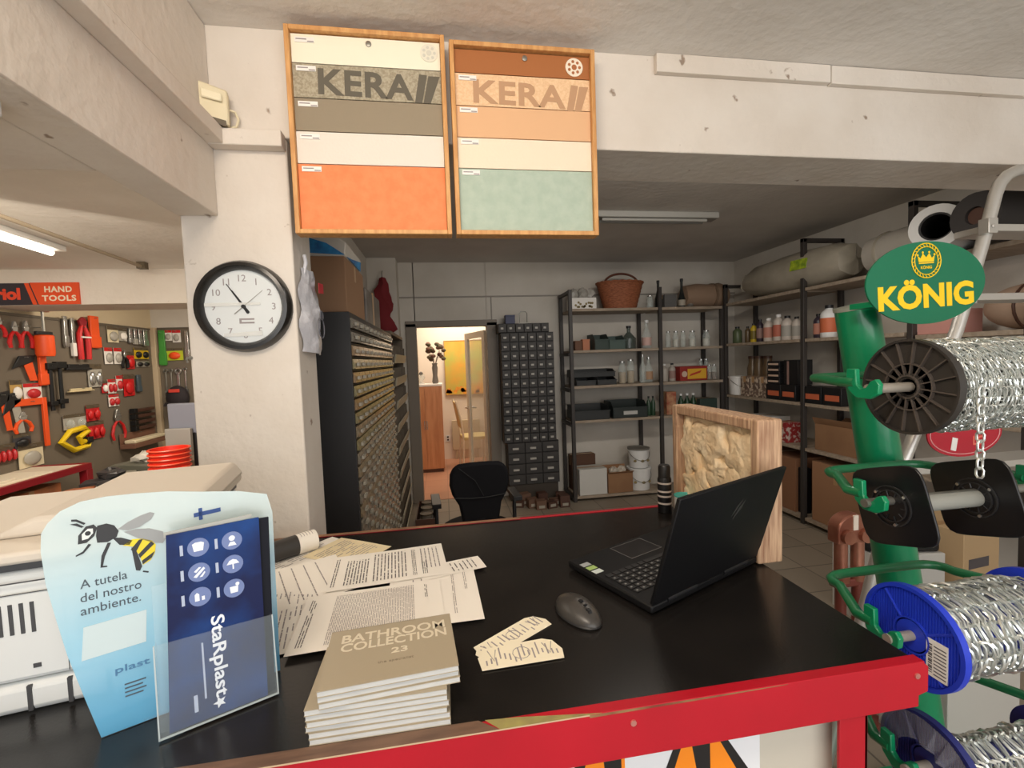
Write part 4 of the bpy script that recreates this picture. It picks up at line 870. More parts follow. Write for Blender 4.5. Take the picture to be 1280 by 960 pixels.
carton('pink and white carton on the shelf behind the oval sign', (3.45,2.62,1.7205), 0, .22,.24,.16, M('pink_white_carton', (206,150,140), .6))
# middle shelf
z = 1.1505
bucket('white ribbed tub at the corner of the middle right shelf', (3.42,4.79,z), .12, .21, white, None)
for i, y in enumerate((4.585,4.445,4.30)): carton(('floral patterned pack next to the white tub','floral patterned pack, middle of three','floral patterned pack beside the black boxes')[i], (3.40,y,z), 0, .14,.13,.22, M('floral_pack', (196,178,158), .6, rgb2=(110,90,78), scale=26, contrast=(.45,.55)), 'floral packs on the middle shelf')
og2 = M('orange_band', (196,100,66), .6)
for i, (y, wd) in enumerate(((4.12,.20),(3.92,.19),(3.63,.2),(3.42,.19))):
    t = T('black_box', ('black box with an orange band, leftmost of four','black box with an orange band, left of the shelf post','black box with an orange band, right of the shelf post','black box with an orange band, rightmost of four')[i], 'box', (3.40,y,z), 0, 'black boxes with orange bands')
    B().box(-.09,.09,-wd/2,wd/2,0,.155).ob('box_body', blk, t, .003); B().box(-.092,-.0895,-wd*.4,wd*.36,.04,.09).ob('print', og2, t)
for i in range(4):
    t = T('black_box', ('flat black and white box, lowest of four stacked','flat black and white box, second from the bottom of four','flat black and white box, third from the bottom of four','flat black and white box on top of the four stacked')[i], 'box', (3.41,4.14,z+.1565+.058*i), 0, 'flat boxes stacked on the black boxes'); B().box(-.08,.08,-.085,.085,0,.056).ob('box_body', blk, t, .002); B().box(-.082,-.0795,-.07,.07,.018,.036).ob('print', M('pale_print', (0,0,0)), t)
t = T('black_box', 'tall black box with a pale stripe left of the shelf post', 'box', (3.42,3.92,z+.1565)); B().box(-.08,.08,-.09,.09,0,.24).ob('box_body', blk, t, .002); B().box(-.082,-.0795,.02,.045,.0,.23).ob('print', M('mauve_label', (0,0,0)), t)
for i, y in enumerate((4.86-.05,4.70,4.56)): jar(('amber jar behind the white tub, leftmost of three','amber jar, middle of three behind the floral packs','amber jar, rightmost of three behind the floral packs')[i], (3.60,y,z), .06, .44, lid=brownm, m=M('amber_jar', (110,90,66), .3), group='amber jars on the middle right shelf')
# lower shelf
z = .7305
carton('red patterned pack on the lower right shelf', (3.40,4.02,z), 0, .16,.15,.20, M('red_pattern_pack', (150,40,40), .6, rgb2=(200,180,170), scale=26, contrast=(.5,.6)))
carton('open brown carton with raised flap on the lower right shelf', (3.48,3.38,z), PI/2, .5,.28,.24, card, flaps=True)
carton('pale box further along the lower right shelf', (3.5,4.4,z), 0, .24,.3,.22, M('white_carton', (0,0,0)))
z = .0705
carton('large brown carton on the bottom right shelf', (3.50,4.20,z), 0, .34,.7,.52, M('dull_carton', (142,100,72), .8))
carton('tall brown carton right of the shelf post at the bottom', (3.50,3.40,z), 0, .34,.50,.55, M('dull_carton2', (160,118,86), .8))
t = T('black_bag', 'slim black case standing in front of the bottom cartons', 'case', (3.40,3.80-.0,z)); t.location.y = 3.82; B().box(-.04,.04,-.05,.05,0,.44).ob('case_body', blk, t, .01); B().tube([(0,-.03,.44),(0,-.025,.48),(0,.025,.48),(0,.03,.44)], .006).ob('handle', blk, t)
# rolls on the top of the right shelves
film = M('milky_film', (176,168,152), .35, rgb2=(150,142,126), scale=3, bump=.6, bscale=10)
t = T('wrapped_roll', 'long roll wrapped in milky film with a green sticker on top of the right shelves', 'wrapped roll', (3.45,3.95,2.2105))
b = B().lathe([(.02,-.62),(.13,-.58),(.17,-.45),(.185,-.1),(.18,.2),(.165,.5),(.12,.66),(.03,.72)], (0,0,.185), 22, 'Y').jit(.008, 5); b.ob('roll', film, t)
B().prism([(-.180,-.30,.17),(-.186,-.12,.17),(-.172,-.12,.265),(-.166,-.30,.26)], (-.012,0,0)).ob('sticker', M('green_sticker', (186,206,50), .5, rgb2=(120,150,40), scale=22), t)
b = B().lathe([(.02,.0),(.06,.02),(.11,.07),(.02,.09)], (0,.63,.185), 14, 'Y').jit(.01, 3); b.ob('film_end', film, t)
t = T('wrapped_roll', 'pale wrapped roll lying behind the oval sign on the top shelf', 'wrapped roll', (3.42,2.90,2.2105))
B().lathe([(.03,-.22),(.13,-.2),(.155,0),(.14,.22),(.04,.26)], (0,0,.156), 20, 'Y').jit(.005, 6).ob('roll', M('pale_film', (178,172,162), .4, bump=.4, bscale=12), t); B().cyl((0,.1,.156),(0,.12,.156),.158,n=20).ob('strap', film, t)
t = T('white_roll', 'white roll with a dark open core resting high above the top shelf', 'roll', (3.30,2.52,2.2405))
t.rotation_euler = (0,0,math.radians(25))
b = B().lathe([(.085,-.26),(.135,-.26),(.14,-.2),(.14,.34),(.085,.34),(.085,-.26)], (0,0,.141), 28, 'X'); b.ob('roll', M('white_felt', (196,194,190), .75), t); B().lathe([(.0845,-.25),(.0845,.3),(.01,.3),(.01,.29),(.075,.29),(.075,-.25)], (0,0,.141), 22, 'X', ring=True).ob('core', M('black_core', (26,24,23), .7), t)
t = T('black_roll', 'black roll beside the white roll behind the ladder rail', 'roll', (3.32,2.20,2.2405)); b = B().lathe([(.05,-.26),(.13,-.26),(.14,-.2),(.14,.3),(.05,.3),(.05,-.26)], (0,0,.141), 24, 'X'); b.ob('roll', M('black_felt', (52,48,46), .8), t); B().cyl((-.24,0,.141),(.28,0,.141),.049,n=18).ob('core', brownm, t)
t = T('cushion', 'beige rounded bundle on the shelf behind the ladder steps', 'bundle', (3.50,2.2,1.7205)); B().ell((0,0,.14), (.15,.24,.14), 18, 12).ob('bundle', M('beige_bundle', (176,150,130), .75, bump=.4, bscale=12), t); B().tube([(.15*math.cos(a)*1.02,0,.14+.14*math.sin(a)*1.02) for a in [2*PI*i/20 for i in range(20)]], .008, 6, True).ob('strap', brownm, t)
# ------------------------------------------------------------ tall drawer cabinet on the left, facing +x  (local front = -y, rz = +90deg)
cabm = M('cabinet_black', (40,40,42), .5); clr = M('clear_drawer_front', (140,132,118), .25, rgb2=(104,96,84), scale=30)
clrs = [M('drawer_orange', (156,126,90), .3, rgb2=(120,94,66), scale=25), M('drawer_yellow', (146,136,98), .3, rgb2=(110,100,72), scale=25), clr, clr, M('drawer_tan', (150,134,108), .3, rgb2=(112,98,78), scale=25)]
tagw = M('pale_tag', (166,160,146), .5)
t = T('small_parts_cabinet', 'tall black cabinet filled with small clear fronted drawers by the pillar', 'drawer cabinet', (-.42,2.20,0), PI/2)
CW, CH, CD = 1.72, 1.90, .30
B().box(0,.02,0,CD,.0,CH).box(CW-.02,CW,0,CD,0,CH).box(.02,CW-.02,0,CD,CH-.03,CH).box(.02,CW-.02,0,CD,0,.06).box(.02,CW-.02,CD-.02,CD,.06,CH-.03).ob('cabinet_body', cabm, t, .003)
b = B()
for j in range(28): b.box(.02,CW-.02,.004,CD-.02,.06+.065*j,.066+.065*j)
b.ob('divider', cabm, t)
cells = [(i, j) for j in range(28) for i in range(11)]
cells.sort(key=lambda c: (c[0], -c[1]))
first = [c for c in cells if c[0] < 4][:100]; rest = [c for c in cells if c not in first]
proto = {}
dw = (CW-.05)/11
def drawer_geo(b, tb, x, z):
    b.prism([(x,-.012,z+.004),(x+dw-.008,-.012,z+.004),(x+dw-.008,-.002,z+.052),(x,-.002,z+.052)], (0,.16,0))
for (i, j) in first:
    if j >= 26: mm = clrs[2]
    elif 21 <= j <= 25: mm = clrs[(25-j) % 2]
    elif j in (18,19,20): mm = clrs[1] if j != 19 else clrs[4]
    else: mm = clrs[2+(i*3+j*5) % 3]
    x, z = .025+dw*i, .067+.065*j
    key = mm.name
    if key not in proto:
        b = B(); drawer_geo(b, None, 0, 0); o = b.ob('drawer', mm, t); o.location = (x,0,z)
        h = B().box(dw*.3,dw*.62,-.022,-.010,.018,.034).ob('label_tag', tagw, o); proto[key] = (o, h)
    else:
        o0, h0 = proto[key]; o = o0.copy(); COL.objects.link(o); o.parent = t; o.location = (x,0,z); h = h0.copy(); COL.objects.link(h); h.parent = o
b = B()
for (i, j) in rest:
    mm = clrs[(25-j) % 2] if 18 <= j <= 25 else clrs[2+(i*3+j*5) % 3]
    b.mat(mm); drawer_geo(b, None, .025+dw*i, .067+.065*j); b.mat(tagw); b.box(.025+dw*i+dw*.3,.025+dw*i+dw*.62,-.022,-.010,.067+.065*j+.018,.067+.065*j+.034)
o = b.ob('drawers', clr, t); o['kind'] = 'stuff'
t = T('slatted_bin_rack', 'brown rack of open fronted bins between the small parts cabinet and the doorway', 'bin rack', (-.42,3.94,0), PI/2)
rkb = M('rack_brown', (110,98,82), .6, rgb2=(92,80,66), scale=6)
B().box(0,.02,0,.28,0,1.93).box(1.08,1.10,0,.28,0,1.93).box(.02,1.08,.26,.28,0,1.93).box(.02,1.08,0,.26,1.90,1.93).ob('rack_body', rkb, t, .003)
for j in range(9):
    z = .06+.2*j
    o = B().prism([(.02,-.02,z),(1.08,-.02,z),(1.08,-.035,z+.07),(.02,-.035,z+.07)], (0,.012,0)).box(.02,1.08,-.02,.25,z-.006,z).ob('bin_lip', M('lip_beige', (166,156,134), .5), t)
    for i in range(7): B().box(.02+.175*i,.026+.175*i,-.015,.25,z,z+.15).ob('slat', rkb, t)
# things on and around the cabinets
carton('brown carton on top of the black parts cabinet nearest the pillar', (-.57,2.52,1.9005), .0, .26,.50,.27, M('dull_carton3', (146,112,84), .8))
t = T('bag_box', 'blue and white bag folded on the brown carton above the cabinet', 'bag', (-.57,2.50,2.173), 0)
B().prism([(-.13,-.22,0),(.13,-.22,0),(.135,-.2,.07),(.02,-.21,.14),(-.13,-.22,.12)], (0,.40,0)).ob('bag_body', M('blue_white_bag', (206,200,190), .5), t, .006)
B().prism([(-.128,-.224,.02),(.132,-.224,.004),(.05,-.222,.06),(-.128,-.224,.115)], (0,-.004,0)).ob('blue_print', M('sky_blue_print', (44,140,200), .5, rgb2=(30,90,150), scale=20), t); B().prism([(.134,-.2,.0),(.134,.16,.0),(.138,.16,.05),(.138,-.1,.01)], (.003,0,0)).ob('blue_print', M('sky_blue_print', (0,0,0)), t)
t = T('wrapped_stack', 'dark wrapped box beyond the brown carton on top of the parts cabinet', 'box', (-.58,3.15,1.9005)); B().box(-.14,.14,-.28,.3,0,.22).ob('box_body', M('dim_wrap', (92,84,78), .5, rgb2=(120,112,104), scale=9), t, .01); B().box(-.142,.142,-.05,.0,-.0,.222).ob('tape', M('parcel_tape', (0,0,0)), t)
t = T('red_cloth', 'dark red work coat hanging on the wall beyond the cabinets', 'coat', (-.60,5.02,1.95))
b = B(); rows = []
for j in range(10):
    z = .62*j/9; row = []
    for i in range(16):
        a = 2*PI*i/16; q = (.035,.095,.10,.085,.09,.075,.08,.07,.05,.03)[j]; row.append(b.b.verts.new((q*math.cos(a)*(1+.28*math.sin(3*a+j*1.3))+.02*math.sin(j*1.7), .045*math.sin(a)*(1+.3*math.sin(4*a+j)), z)))
    rows.append(row)
for a, c in zip(rows, rows[1:]):
    for i in range(16): b._f([a[i],a[(i+1)%16],c[(i+1)%16],c[i]])
b._f(rows[0][::-1]); b._f(rows[-1]); b.ob('coat_body', M('dark_red_cloth', (122,32,38), .85), t)
B().tube([(.02,0,.0),(.05,-.01,-.16),(.04,0,-.3)], [.035,.04,.03], 8).ob('sleeve', M('dark_red_cloth', (0,0,0)), t); B().tube([(0,0,.6),(0,.0,.68),(0,.04,.70)], .006, 6).ob('hook', steel, t)
t = T('floor_crate', 'open dark crate of small tins on the floor by the door frame', 'crate', (-.22,4.60,0)); B().box(-.1,.1,-.3,.3,0,.012).box(-.1,-.09,-.3,.3,.012,.16).box(.09,.1,-.3,.3,.012,.16).box(-.09,.09,-.3,-.29,.012,.16).box(-.09,.09,.29,.3,.012,.16).ob('crate_body', brownm, t)
for i in range(3): bucket(('small tin at the near end of the floor crate','small tin in the middle of the floor crate','small tin at the far end of the floor crate')[i], (-.22,4.42+.18*i,.0125), .06, .17, M('tin_grey', (140,130,116), .4, metal=.4), M('dark_cap', (0,0,0)), 'tins in the floor crate', name='small_tin')
# ------------------------------------------------------------ dark drawer organisers on the back wall
dk = M('organiser_grey', (48,46,44), .6); df = M('organiser_drawer', (62,58,55), .55, rgb2=(50,47,45), scale=12); dlab = M('pale_tag2', (188,184,176), .5)
def organiser(label, x0, x1, z0, z1, nx, nz, lw):
    t = T('drawer_organiser', label, 'drawer organiser', (x0,5.11,z0), 0, 'grey drawer organisers stacked by the doorway'); w, h = x1-x0, z1-z0
    b = B().box(0,w,.012,.215,0,h); b.ob('case', dk, t, .002); cw, ch = w/nx, h/nz; p = None
    for i in range(nx):
        for j in range(nz):
            if p is None:
                o = B().prism([(.005,0,.006),(cw-.005,0,.006),(cw-.005,.006,ch-.008),(.005,.006,ch-.008)], (0,.02,0)).ob('drawer', df, t, .002); l = B().box(cw*.28,cw*.28+lw,-.012,.004,ch*.36,ch*.36+.022).ob('handle', dlab, o); p = (o, l)
            else:
                o = p[0].copy(); COL.objects.link(o); o.parent = t; l = p[1].copy(); COL.objects.link(l); l.parent = o
            o.location = (cw*i,-.012,ch*j)
organiser('lowest grey organiser with twelve wide drawers standing on the floor', .70,1.31,.19,.685,3,4,.07)
organiser('tall grey organiser with six columns of small drawers', .665,1.285,.686,1.955,6,12,.035)
organiser('single row of grey drawers at the top of the organiser tower', .64,1.235,1.956,2.06,6,1,.03)
B().box(.72,1.29,5.12,5.32,0,.189).ob('plinth', M('plinth_dark', (70,62,54), .7)); tag(bpy.data.objects['plinth'], 'dark wooden plinth under the grey drawer organisers', 'plinth')
t = T('blue_box', 'small blue box on top of the organiser tower', 'box', (.79,5.2,2.0605)); B().box(-.055,.055,-.05,.05,0,.1).ob('box_body', M('slate_blue', (52,58,92), .5), t, .003); B().box(-.057,.057,-.052,.052,.082,.102).ob('lid', M('slate_blue', (0,0,0)), t, .002)
t = T('wire_stand', 'small wire frame standing on the organiser tower', 'wire frame', (.95,5.2,2.0605)); B().tube([(-.045,0,.003),(-.045,0,.12),(-.03,0,.14),(.03,0,.14),(.045,0,.12),(.045,0,.003)], .005, 6).ob('frame', steel, t); B().box(-.06,.06,-.03,.03,0,.008).ob('base', steel, t)
rr = random.Random(21); sp_ = [(.78,4.92),(.92,4.86),(1.05,4.95),(1.18,4.88),(1.28,4.99),(.86,4.98),(1.12,4.80),(1.00,4.78),(1.27,4.80)]
ll = ['leftmost back','second from the left, in front','middle back','right of the middle','rightmost back','left, behind the front one','front right','nearest the chair','rightmost front']
for i, (x, y) in enumerate(sp_):
    t = T('small_carton', 'small brown carton on the floor below the organisers, '+ll[i], 'box', (x,y,0), rr.uniform(-.4,.4), 'small cartons below the organisers'); h = .07+.03*(i % 3); B().box(-.055,.055,-.05,.05,0,h).ob('box_body', M('red_brown_carton', (110,82,66), .8) if i % 2 else brownm, t, .002); B().box(-.03,.035,-.0515,-.05,.02,.05).ob('label_tag', M('pale_tag', (0,0,0)), t)
# store room ceiling light
t = T('tube_light', 'unlit twin tube light fitting on the store room ceiling', 'ceiling light', (1.75,3.52,2.8)); B().box(-.5,.55,-.06,.06,-.05,0).ob('housing', M('dull_white', (140,138,132), .6), t, .006); B().cyl((-.45,-.03,-.063),(.45,-.03,-.063),.013,n=12).ob('tube', M('milky_tube', (140,138,132), .5), t); B().cyl((-.45,.03,-.063),(.45,.03,-.063),.013,n=12).ob('tube', M('milky_tube', (0,0,0)), t)
# ------------------------------------------------------------ office chair
t = T('office_chair', 'black office chair with a waisted backrest behind the counter', 'office chair', (.20,2.80,0), .06)
fab = M('black_chair_fabric', (17,17,21), .8, spec=.2)
b = B()
half = [(.0,.0),(.115,.0),(.125,.06),(.135,.12),(.175,.19),(.19,.25),(.185,.32),(.165,.36),(.13,.38),(.06,.385),(0,.385)]
pts = half+[(-x,z) for x, z in half[::-1][1:-1]]
b.prism([(x,-.0,.625+z) for x, z in pts], (0,.05,0)); b.ob('backrest', fab, t, .018)
b = B().tube([(-.16,-.003,.80),(-.05,-.006,.79),(.05,-.006,.79),(.16,-.003,.80)], .003, 5).tube([(-.13,-.003,.985),(-.03,-.006,.9),(.02,-.006,.8)], .0025, 5); b.ob('seam', M('seam_black', (16,16,18), .6), t)
B().ell((0,.26,.50), (.25,.25,.055), 24, 10).ob('seat', fab, t)
B().box(-.03,.03,-.0,.03,.44,.66).box(-.03,.03,.0,.2,.43,.455).ob('back_bracket', blk, t, .004)
for s_ in (-1, 1): B().tube([(s_*.22,.26,.47),(s_*.27,.26,.5),(s_*.27,.26,.70)], .014, 8).box(s_*.27-.03,s_*.27+.03,.13,.38,.70,.73).ob('armrest', blk, t, .004)
B().cyl((0,.26,.09),(0,.26,.45),.025,n=16).ob('gas_lift', blk, t)
for k in range(5):
    a = 2*PI*k/5+.3; lg_ = B().tube([(0,.26,.11),(.15*math.cos(a),.26+.15*math.sin(a),.10),(.28*math.cos(a),.26+.28*math.sin(a),.075)], [.03,.024,.018], 8).ob('leg', blk, t); B().cyl((.28*math.cos(a)-.012,.26+.28*math.sin(a),.027),(.28*math.cos(a)+.012,.26+.28*math.sin(a),.027),.027,n=14).ob('caster', blk, lg_)
# ------------------------------------------------------------ annex room beyond the door
ow = M('orange_wood', (206,144,98), .45, rgb2=(190,126,82), scale=3, stretch=(8,8,1))
t = T('wooden_cabinet', 'orange wooden cabinet with a white top in the room beyond the door', 'cabinet', (-.19,7.0,.005)); B().box(-.34,.16,-.22,.22,.05,1.29).ob('carcass', ow, t, .003); B().box(-.35,.17,-.23,.23,1.29,1.32).ob('top', whiteb, t, .003); B().box(-.32,.14,-.2,.2,0,.05).ob('plinth', M('dark_plinth', (90,56,36), .6), t); dd = B().box(-.335,-.095,-.232,-.221,.06,1.28).ob('door', ow, t); B().box(-.115,-.105,-.242,-.232,.65,.78).ob('handle', chrome, dd); dd = B().box(-.09,.155,-.232,-.221,.06,1.28).ob('door', ow, t); B().box(-.08,-.07,-.242,-.232,.65,.78).ob('handle', chrome, dd)
t = T('flower_vase', 'slim grey vase of dried dark flowers on the wooden cabinet', 'vase', (-.12,6.98,1.326)); B().lathe([(.04,0),(.05,.03),(.035,.12),(.045,.24),(.035,.28),(.045,.31)], n=18).ob('vase', M('grey_glaze', (110,104,98), .35), t)
rr = random.Random(2); b = B()
for i in range(14):
    a = rr.uniform(0,6.28); q = rr.uniform(.04,.15); b.tube([(0,0,.26),(q*.4*math.cos(a),q*.4*math.sin(a),.40),(q*math.cos(a),q*math.sin(a),rr.uniform(.42,.62))], .003, 4)
b.ob('stems', M('stem_brown', (78,66,48), .8), t)
b = B(); rr = random.Random(2)
for i in range(26):
    a = rr.uniform(0,6.28); q = rr.uniform(.02,.15); b.ell((q*math.cos(a),q*math.sin(a),rr.uniform(.36,.62)), (.038,.038,.03), 8, 5)
b.ob('blooms', M('dried_bloom', (110,66,56), .85, rgb2=(74,80,54), scale=20), t)
t = T('glass_ornament', 'small clear glass ornament beside the vase on the cabinet', 'ornament', (-.33,6.95,1.326)); B().lathe([(.05,0),(.05,.01),(.02,.03),(.06,.1),(.055,.15)], n=14).ob('bowl', glass, t); B().ell((0,0,.16), (.03,.03,.03), 10, 6).ob('knob', M('grey_glaze', (0,0,0)), t)
t = T('painting', 'yellow and orange abstract painting on the far wall', 'painting', (.04,7.64,1.10)); B().box(0,.86,-.03,0,0,.89).ob('canvas', M('painted_canvas', (188,184,84), .7, rgb2=(226,166,66), scale=2.6, contrast=(.4,.62)), t); b = B(); rr = random.Random(5)
for i in range(26): x = .02+.82*rr.random(); b.flat(disc(x,.03+.1*rr.random()*rr.random(),.035,8), -.0302, .001)
b.ob('painted_blooms', M('orange_blooms', (232,130,50), .7, rgb2=(240,180,60), scale=20), t)
b = B().box(-.012,0,-.034,0,-.012,.902).box(.86,.872,-.034,0,-.012,.902).box(0,.86,-.034,0,-.012,0).box(0,.86,-.034,0,.89,.902); b.ob('frame', M('thin_gold_frame', (170,130,80), .5), t)
def side_chair(label, loc, rz):
    t = T('dining_chair', label, 'chair', loc, rz, 'cream chairs in the room beyond'); cm = M('cream_chair_frame', (232,220,200), .5); cy = M('cream_seat', (214,196,140), .7)
    B().box(-.2,.2,-.2,.2,.44,.49).ob('seat', cy, t, .01)
    B().prism([(-.19,.2,.62),(.19,.2,.62),(.19,.27,1.02),(-.19,.27,1.02)], (0,.025,0)).ob('backrest', cy, t, .006)
    for sx in (-.185,.185):
        B().tube([(sx,-.18,.0),(sx,-.18,.45)], .015, 8).ob('leg', cm, t); B().tube([(sx,.21,.0),(sx,.19,.46),(sx,.22,.75),(sx,.29,1.05)], .016, 8).ob('leg', cm, t)
    return t
c1 = side_chair('cream chair seen side on in front of the yellow painting', (.44,7.05,.005), PI/2+.1)
side_chair('cream chair turned to the doorway behind the glazed door', (.98,7.25,.005), .35)
t = T('radiator_panel', 'beige panel leaning on the wall below the painting', 'panel', (.28,7.63,.105)); B().box(-.17,.3,-.06,.0,.06,.56).ob('panel', M('beige_panel', (206,190,160), .6), t, .006); B().box(-.12,-.10,-.05,-.01,-.1,.06).box(.24,.26,-.05,-.01,-.1,.06).ob('foot', M('beige_panel', (0,0,0)), t)
t = T('wall_socket', 'white wall socket on the annex wall beside the cabinet', 'socket', (.035,7.649,.30)); B().box(-.035,.035,-.012,0,0,.11).ob('plate', white, t, .003); B().cyl((0,-.011,.035),(0,-.013,.035),.016,n=14).cyl((0,-.011,.08),(0,-.013,.08),.016,n=14).ob('outlet', M('dark_hole', (0,0,0)), t)
# ------------------------------------------------------------ tool room on the left
def strip_light(label, loc, L, rz, lit=True):
    t = T('tube_light', label, 'ceiling light', loc, rz)
    B().box(-L/2,L/2,-.05,.05,-.03,0).ob('housing', white, t, .004)
    B().cyl((-L/2+.04,0,-.045),(L/2-.04,0,-.045),.016,n=14).ob('tube', M('lit_tube', (255,244,222), .4, emit=9), t)
strip_light('lit tube light on the tool room ceiling', (-2.07,2.32,2.375), 1.2, math.radians(94))
strip_light('lit tube light close above on the low ceiling at far left', (-.765,.455,2.1175), .9, math.radians(90))
t = T('ceiling_pipe', 'thin cable pipe running along the tool room ceiling', 'pipe', (-1.85,2.278,2.345)); B().tube([(.06,-.85,0),(0,0,0),(-.07,1.05,0)], .011, 8).ob('pipe', M('grey_pipe', (160,146,126), .5), t); B().box(-.095,-.045,1.03,1.07,-.015,.028).ob('end_clip', M('dark_cap', (0,0,0)), t)
# sign on the beam
t = T('header_sign', 'dark and orange HAND TOOLS sign on the tool room beam', 'sign', (-3.04,3.549,2.137))
B().box(0,.345,-.012,0,0,.145).ob('dark_field', M('sign_navy', (48,44,54), .45), t)
so = M('sign_orange', (226,80,38), .5)
B().prism([(.35,-.0135,0),(.595,-.0135,0),(.595,-.0135,.148),(.305,-.0135,.148)], (0,.0135,0)).ob('orange_field', so, t)
B().flat([(.315,.0),(.341,.0),(.298,.145),(.272,.145)], -.0122, .0006).ob('slash', so, t)
text('riol', 'lettering', .08, .145, M('sign_red_letter', (228,74,46), .5), t, at_xz(.100,-.0122,.033), .05)
text('HAND', 'lettering', .040, .165, M('sign_cream_letter', (240,226,200), .5), t, at_xz(.39,-.0137,.082), .03, sp=1.1)
text('TOOLS', 'lettering', .040, .205, M('sign_cream_letter', (0,0,0)), t, at_xz(.372,-.0137,.022), .03, sp=1.1)
# pegboards
t = T('pegboard', 'long grey pegboard covering the left tool wall', 'pegboard', (-3.047,1.0,.62), PI/2)
B().box(0,4.28,-.02,0,0,1.47).ob('board', pegm, t, .002); B().box(0,4.28,-.026,0,1.47,1.49).box(0,4.28,-.026,0,-.02,0).ob('edge_strip', M('peg_edge', (96,88,76), .6), t)
t = T('pegboard', 'short grey pegboard on the far wall of the tool room', 'pegboard', (-2.98,5.347,.62))
B().box(0,1.1,-.02,0,0,1.48).ob('board', pegm, t, .002); B().box(0,1.1,-.026,0,1.48,1.5).ob('edge_strip', M('peg_edge', (0,0,0)), t)
B().box(-3.05,-2.985,5.285,5.35,.6,2.12).ob('corner_post', M('cream_post', (200,180,150), .6), None, .004); tag(bpy.data.objects['corner_post'], 'pale corner post between the two pegboards', 'post')
def place(fn, label, u, z, wall, cat, name, group, *a):
    if wall == 'L': loc, rz = (-3.025,u,z), PI/2
    else: loc, rz = (u,5.325,z), 0
    t = T(name, label, cat, loc, rz, group); fn(t, *a); return t
def hookp(t, z, d=.05): B().cyl((0,.0,z),(0,-d,z),.003,n=6).ob('peg', steel, t)
def pack(t, w, h, cm, im, n=1):
    hookp(t, h-.012)
    B().box(-w/2,w/2,-.012,-.009,0,h).ob('backing_card', cm, t)
    b = B()
    for i in range(n): x = -w/2+w*(i+.5)/n; b.ell((x,-.02,h*.38), (w*.36/n,.02,h*.30), 10, 7)
    b.ob('blister', im, t)
    B().box(-w/2,w/2,-.0135,-.012,h*.78,h).ob('header', red if cm is whiteb else M('dark_cap', (0,0,0)), t)
def pliers(t, w, h, hm, spread=.25):
    hookp(t, h*.8)
    for s_ in (-1,1): B().tube([(s_*w*.04,-.02,h*.62),(s_*w*.3,-.02,h*.45),(s_*w*.42,-.02,h*.2),(s_*w*.34,-.02,0)], [.009,.012,.013,.011], 8).ob('handle', hm, t)
    B().prism([(-w*.12,-.012,h*.6),(w*.12,-.012,h*.6),(w*.2,-.012,h*.74),(w*.07,-.012,h),(-w*.07,-.012,h),(-w*.2,-.012,h*.74)], (0,-.016,0)).ob('jaw', chrome, t, .003)
def bar(t, w, h, m, m2=None):
    hookp(t, h*.93); B().box(-w/2,w/2,-.03,-.01,0,h).ob('shaft', m, t, .004)
    B().box(-w*.6,w*.6,-.034,-.008,h*.02,h*.36).ob('grip', m2 or blk, t, .004)
def cutter(t, w, h, m):
    hookp(t, h*.75)
    for s_ in (-1,1): B().tube([(s_*.012,-.03,h*.8),(s_*w*.28,-.03,h*.6),(s_*w*.3,-.03,h*.3),(s_*w*.26,-.03,0)], [.012,.02,.022,.02], 8).ob('handle', m, t)
    B().prism([(-.03,-.02,h*.78),(.03,-.02,h*.78),(.045,-.02,h*.9),(.0,-.02,h),(-.045,-.02,h*.9)], (0,-.02,0)).ob('jaw', M('dark_red_steel', (0,0,0)), t, .003); B().box(-w*.34,w*.34,-.056,-.04,h*.50,h*.535).ob('band', whiteb, t)
def saw(t, w, h, m):
    hookp(t, h*.9); B().prism([(-w*.5,-.014,h*.45),(w*.4,-.014,h*.75),(w*.5,-.014,h),(-w*.2,-.014,h*.95)], (0,-.012,0)).ob('handle', blk, t, .005)
    B().prism([(-.0,-.016,h*.6),(w*.35,-.016,h*.72),(w*.5,-.016,0),(w*.2,-.016,0)], (0,-.004,0)).ob('blade', m, t)
def square(t, w, h, m):
    hookp(t, h-.02); B().box(w/2-.035,w/2,-.03,-.012,0,h).ob('stock', m, t, .003); B().box(-w/2,w/2-.035,-.026,-.014,h-.05,h).ob('blade', m, t, .002)
def clamp(t, w, h):
    hookp(t, h*.95); B().tube([(0,-.03,0),(0,-.03,h)], .013, 8).ob('bar', M('dark_steel', (66,64,62), .4, metal=.4), t); B().box(-w*.5,w*.5,-.05,-.015,h*.86,h).ob('jaw', M('dark_steel', (0,0,0)), t, .004); B().box(-w*.4,w*.4,-.048,-.018,h*.1,h*.2).ob('jaw', M('dark_steel', (0,0,0)), t, .004)
def caulk(t, w, h):
    hookp(t, h*.6); B().lathe([(.05,0),(.056,.02),(.056,h*.42),(.05,h*.44)], (0,-.065,0), 16).ob('barrel', orange, t); B().tube([(0,-.065,h*.4),(0,-.065,h)], .009, 6).ob('plunger_rod', steel, t); B().box(-.07,.07,-.075,-.05,h*.44,h*.52).ob('handle', blk, t, .005); B().box(-.03,.05,-.078,-.05,h*.93,h).ob('grip', M('rust_grip', (150,84,60), .6), t, .003)
def loop(t, w, h):
    hookp(t, h*.9); b = B().tube([(-w/2,-.03,h*.5),(-w*.2,-.03,h*.92),(w*.3,-.03,h),(w*.45,-.03,h*.8),(w*.1,-.03,h*.55),(w*.2,-.03,h*.3),(w*.5,-.03,h*.35),(w*.4,-.03,h*.05),(-w*.1,-.03,0)], .022, 8, True); b.ob('strap_loop', M('bright_yellow', (236,200,24), .5), t); B().box(w*.3,w*.5,-.06,-.02,h*.2,h*.5).ob('ratchet', blk, t, .004)
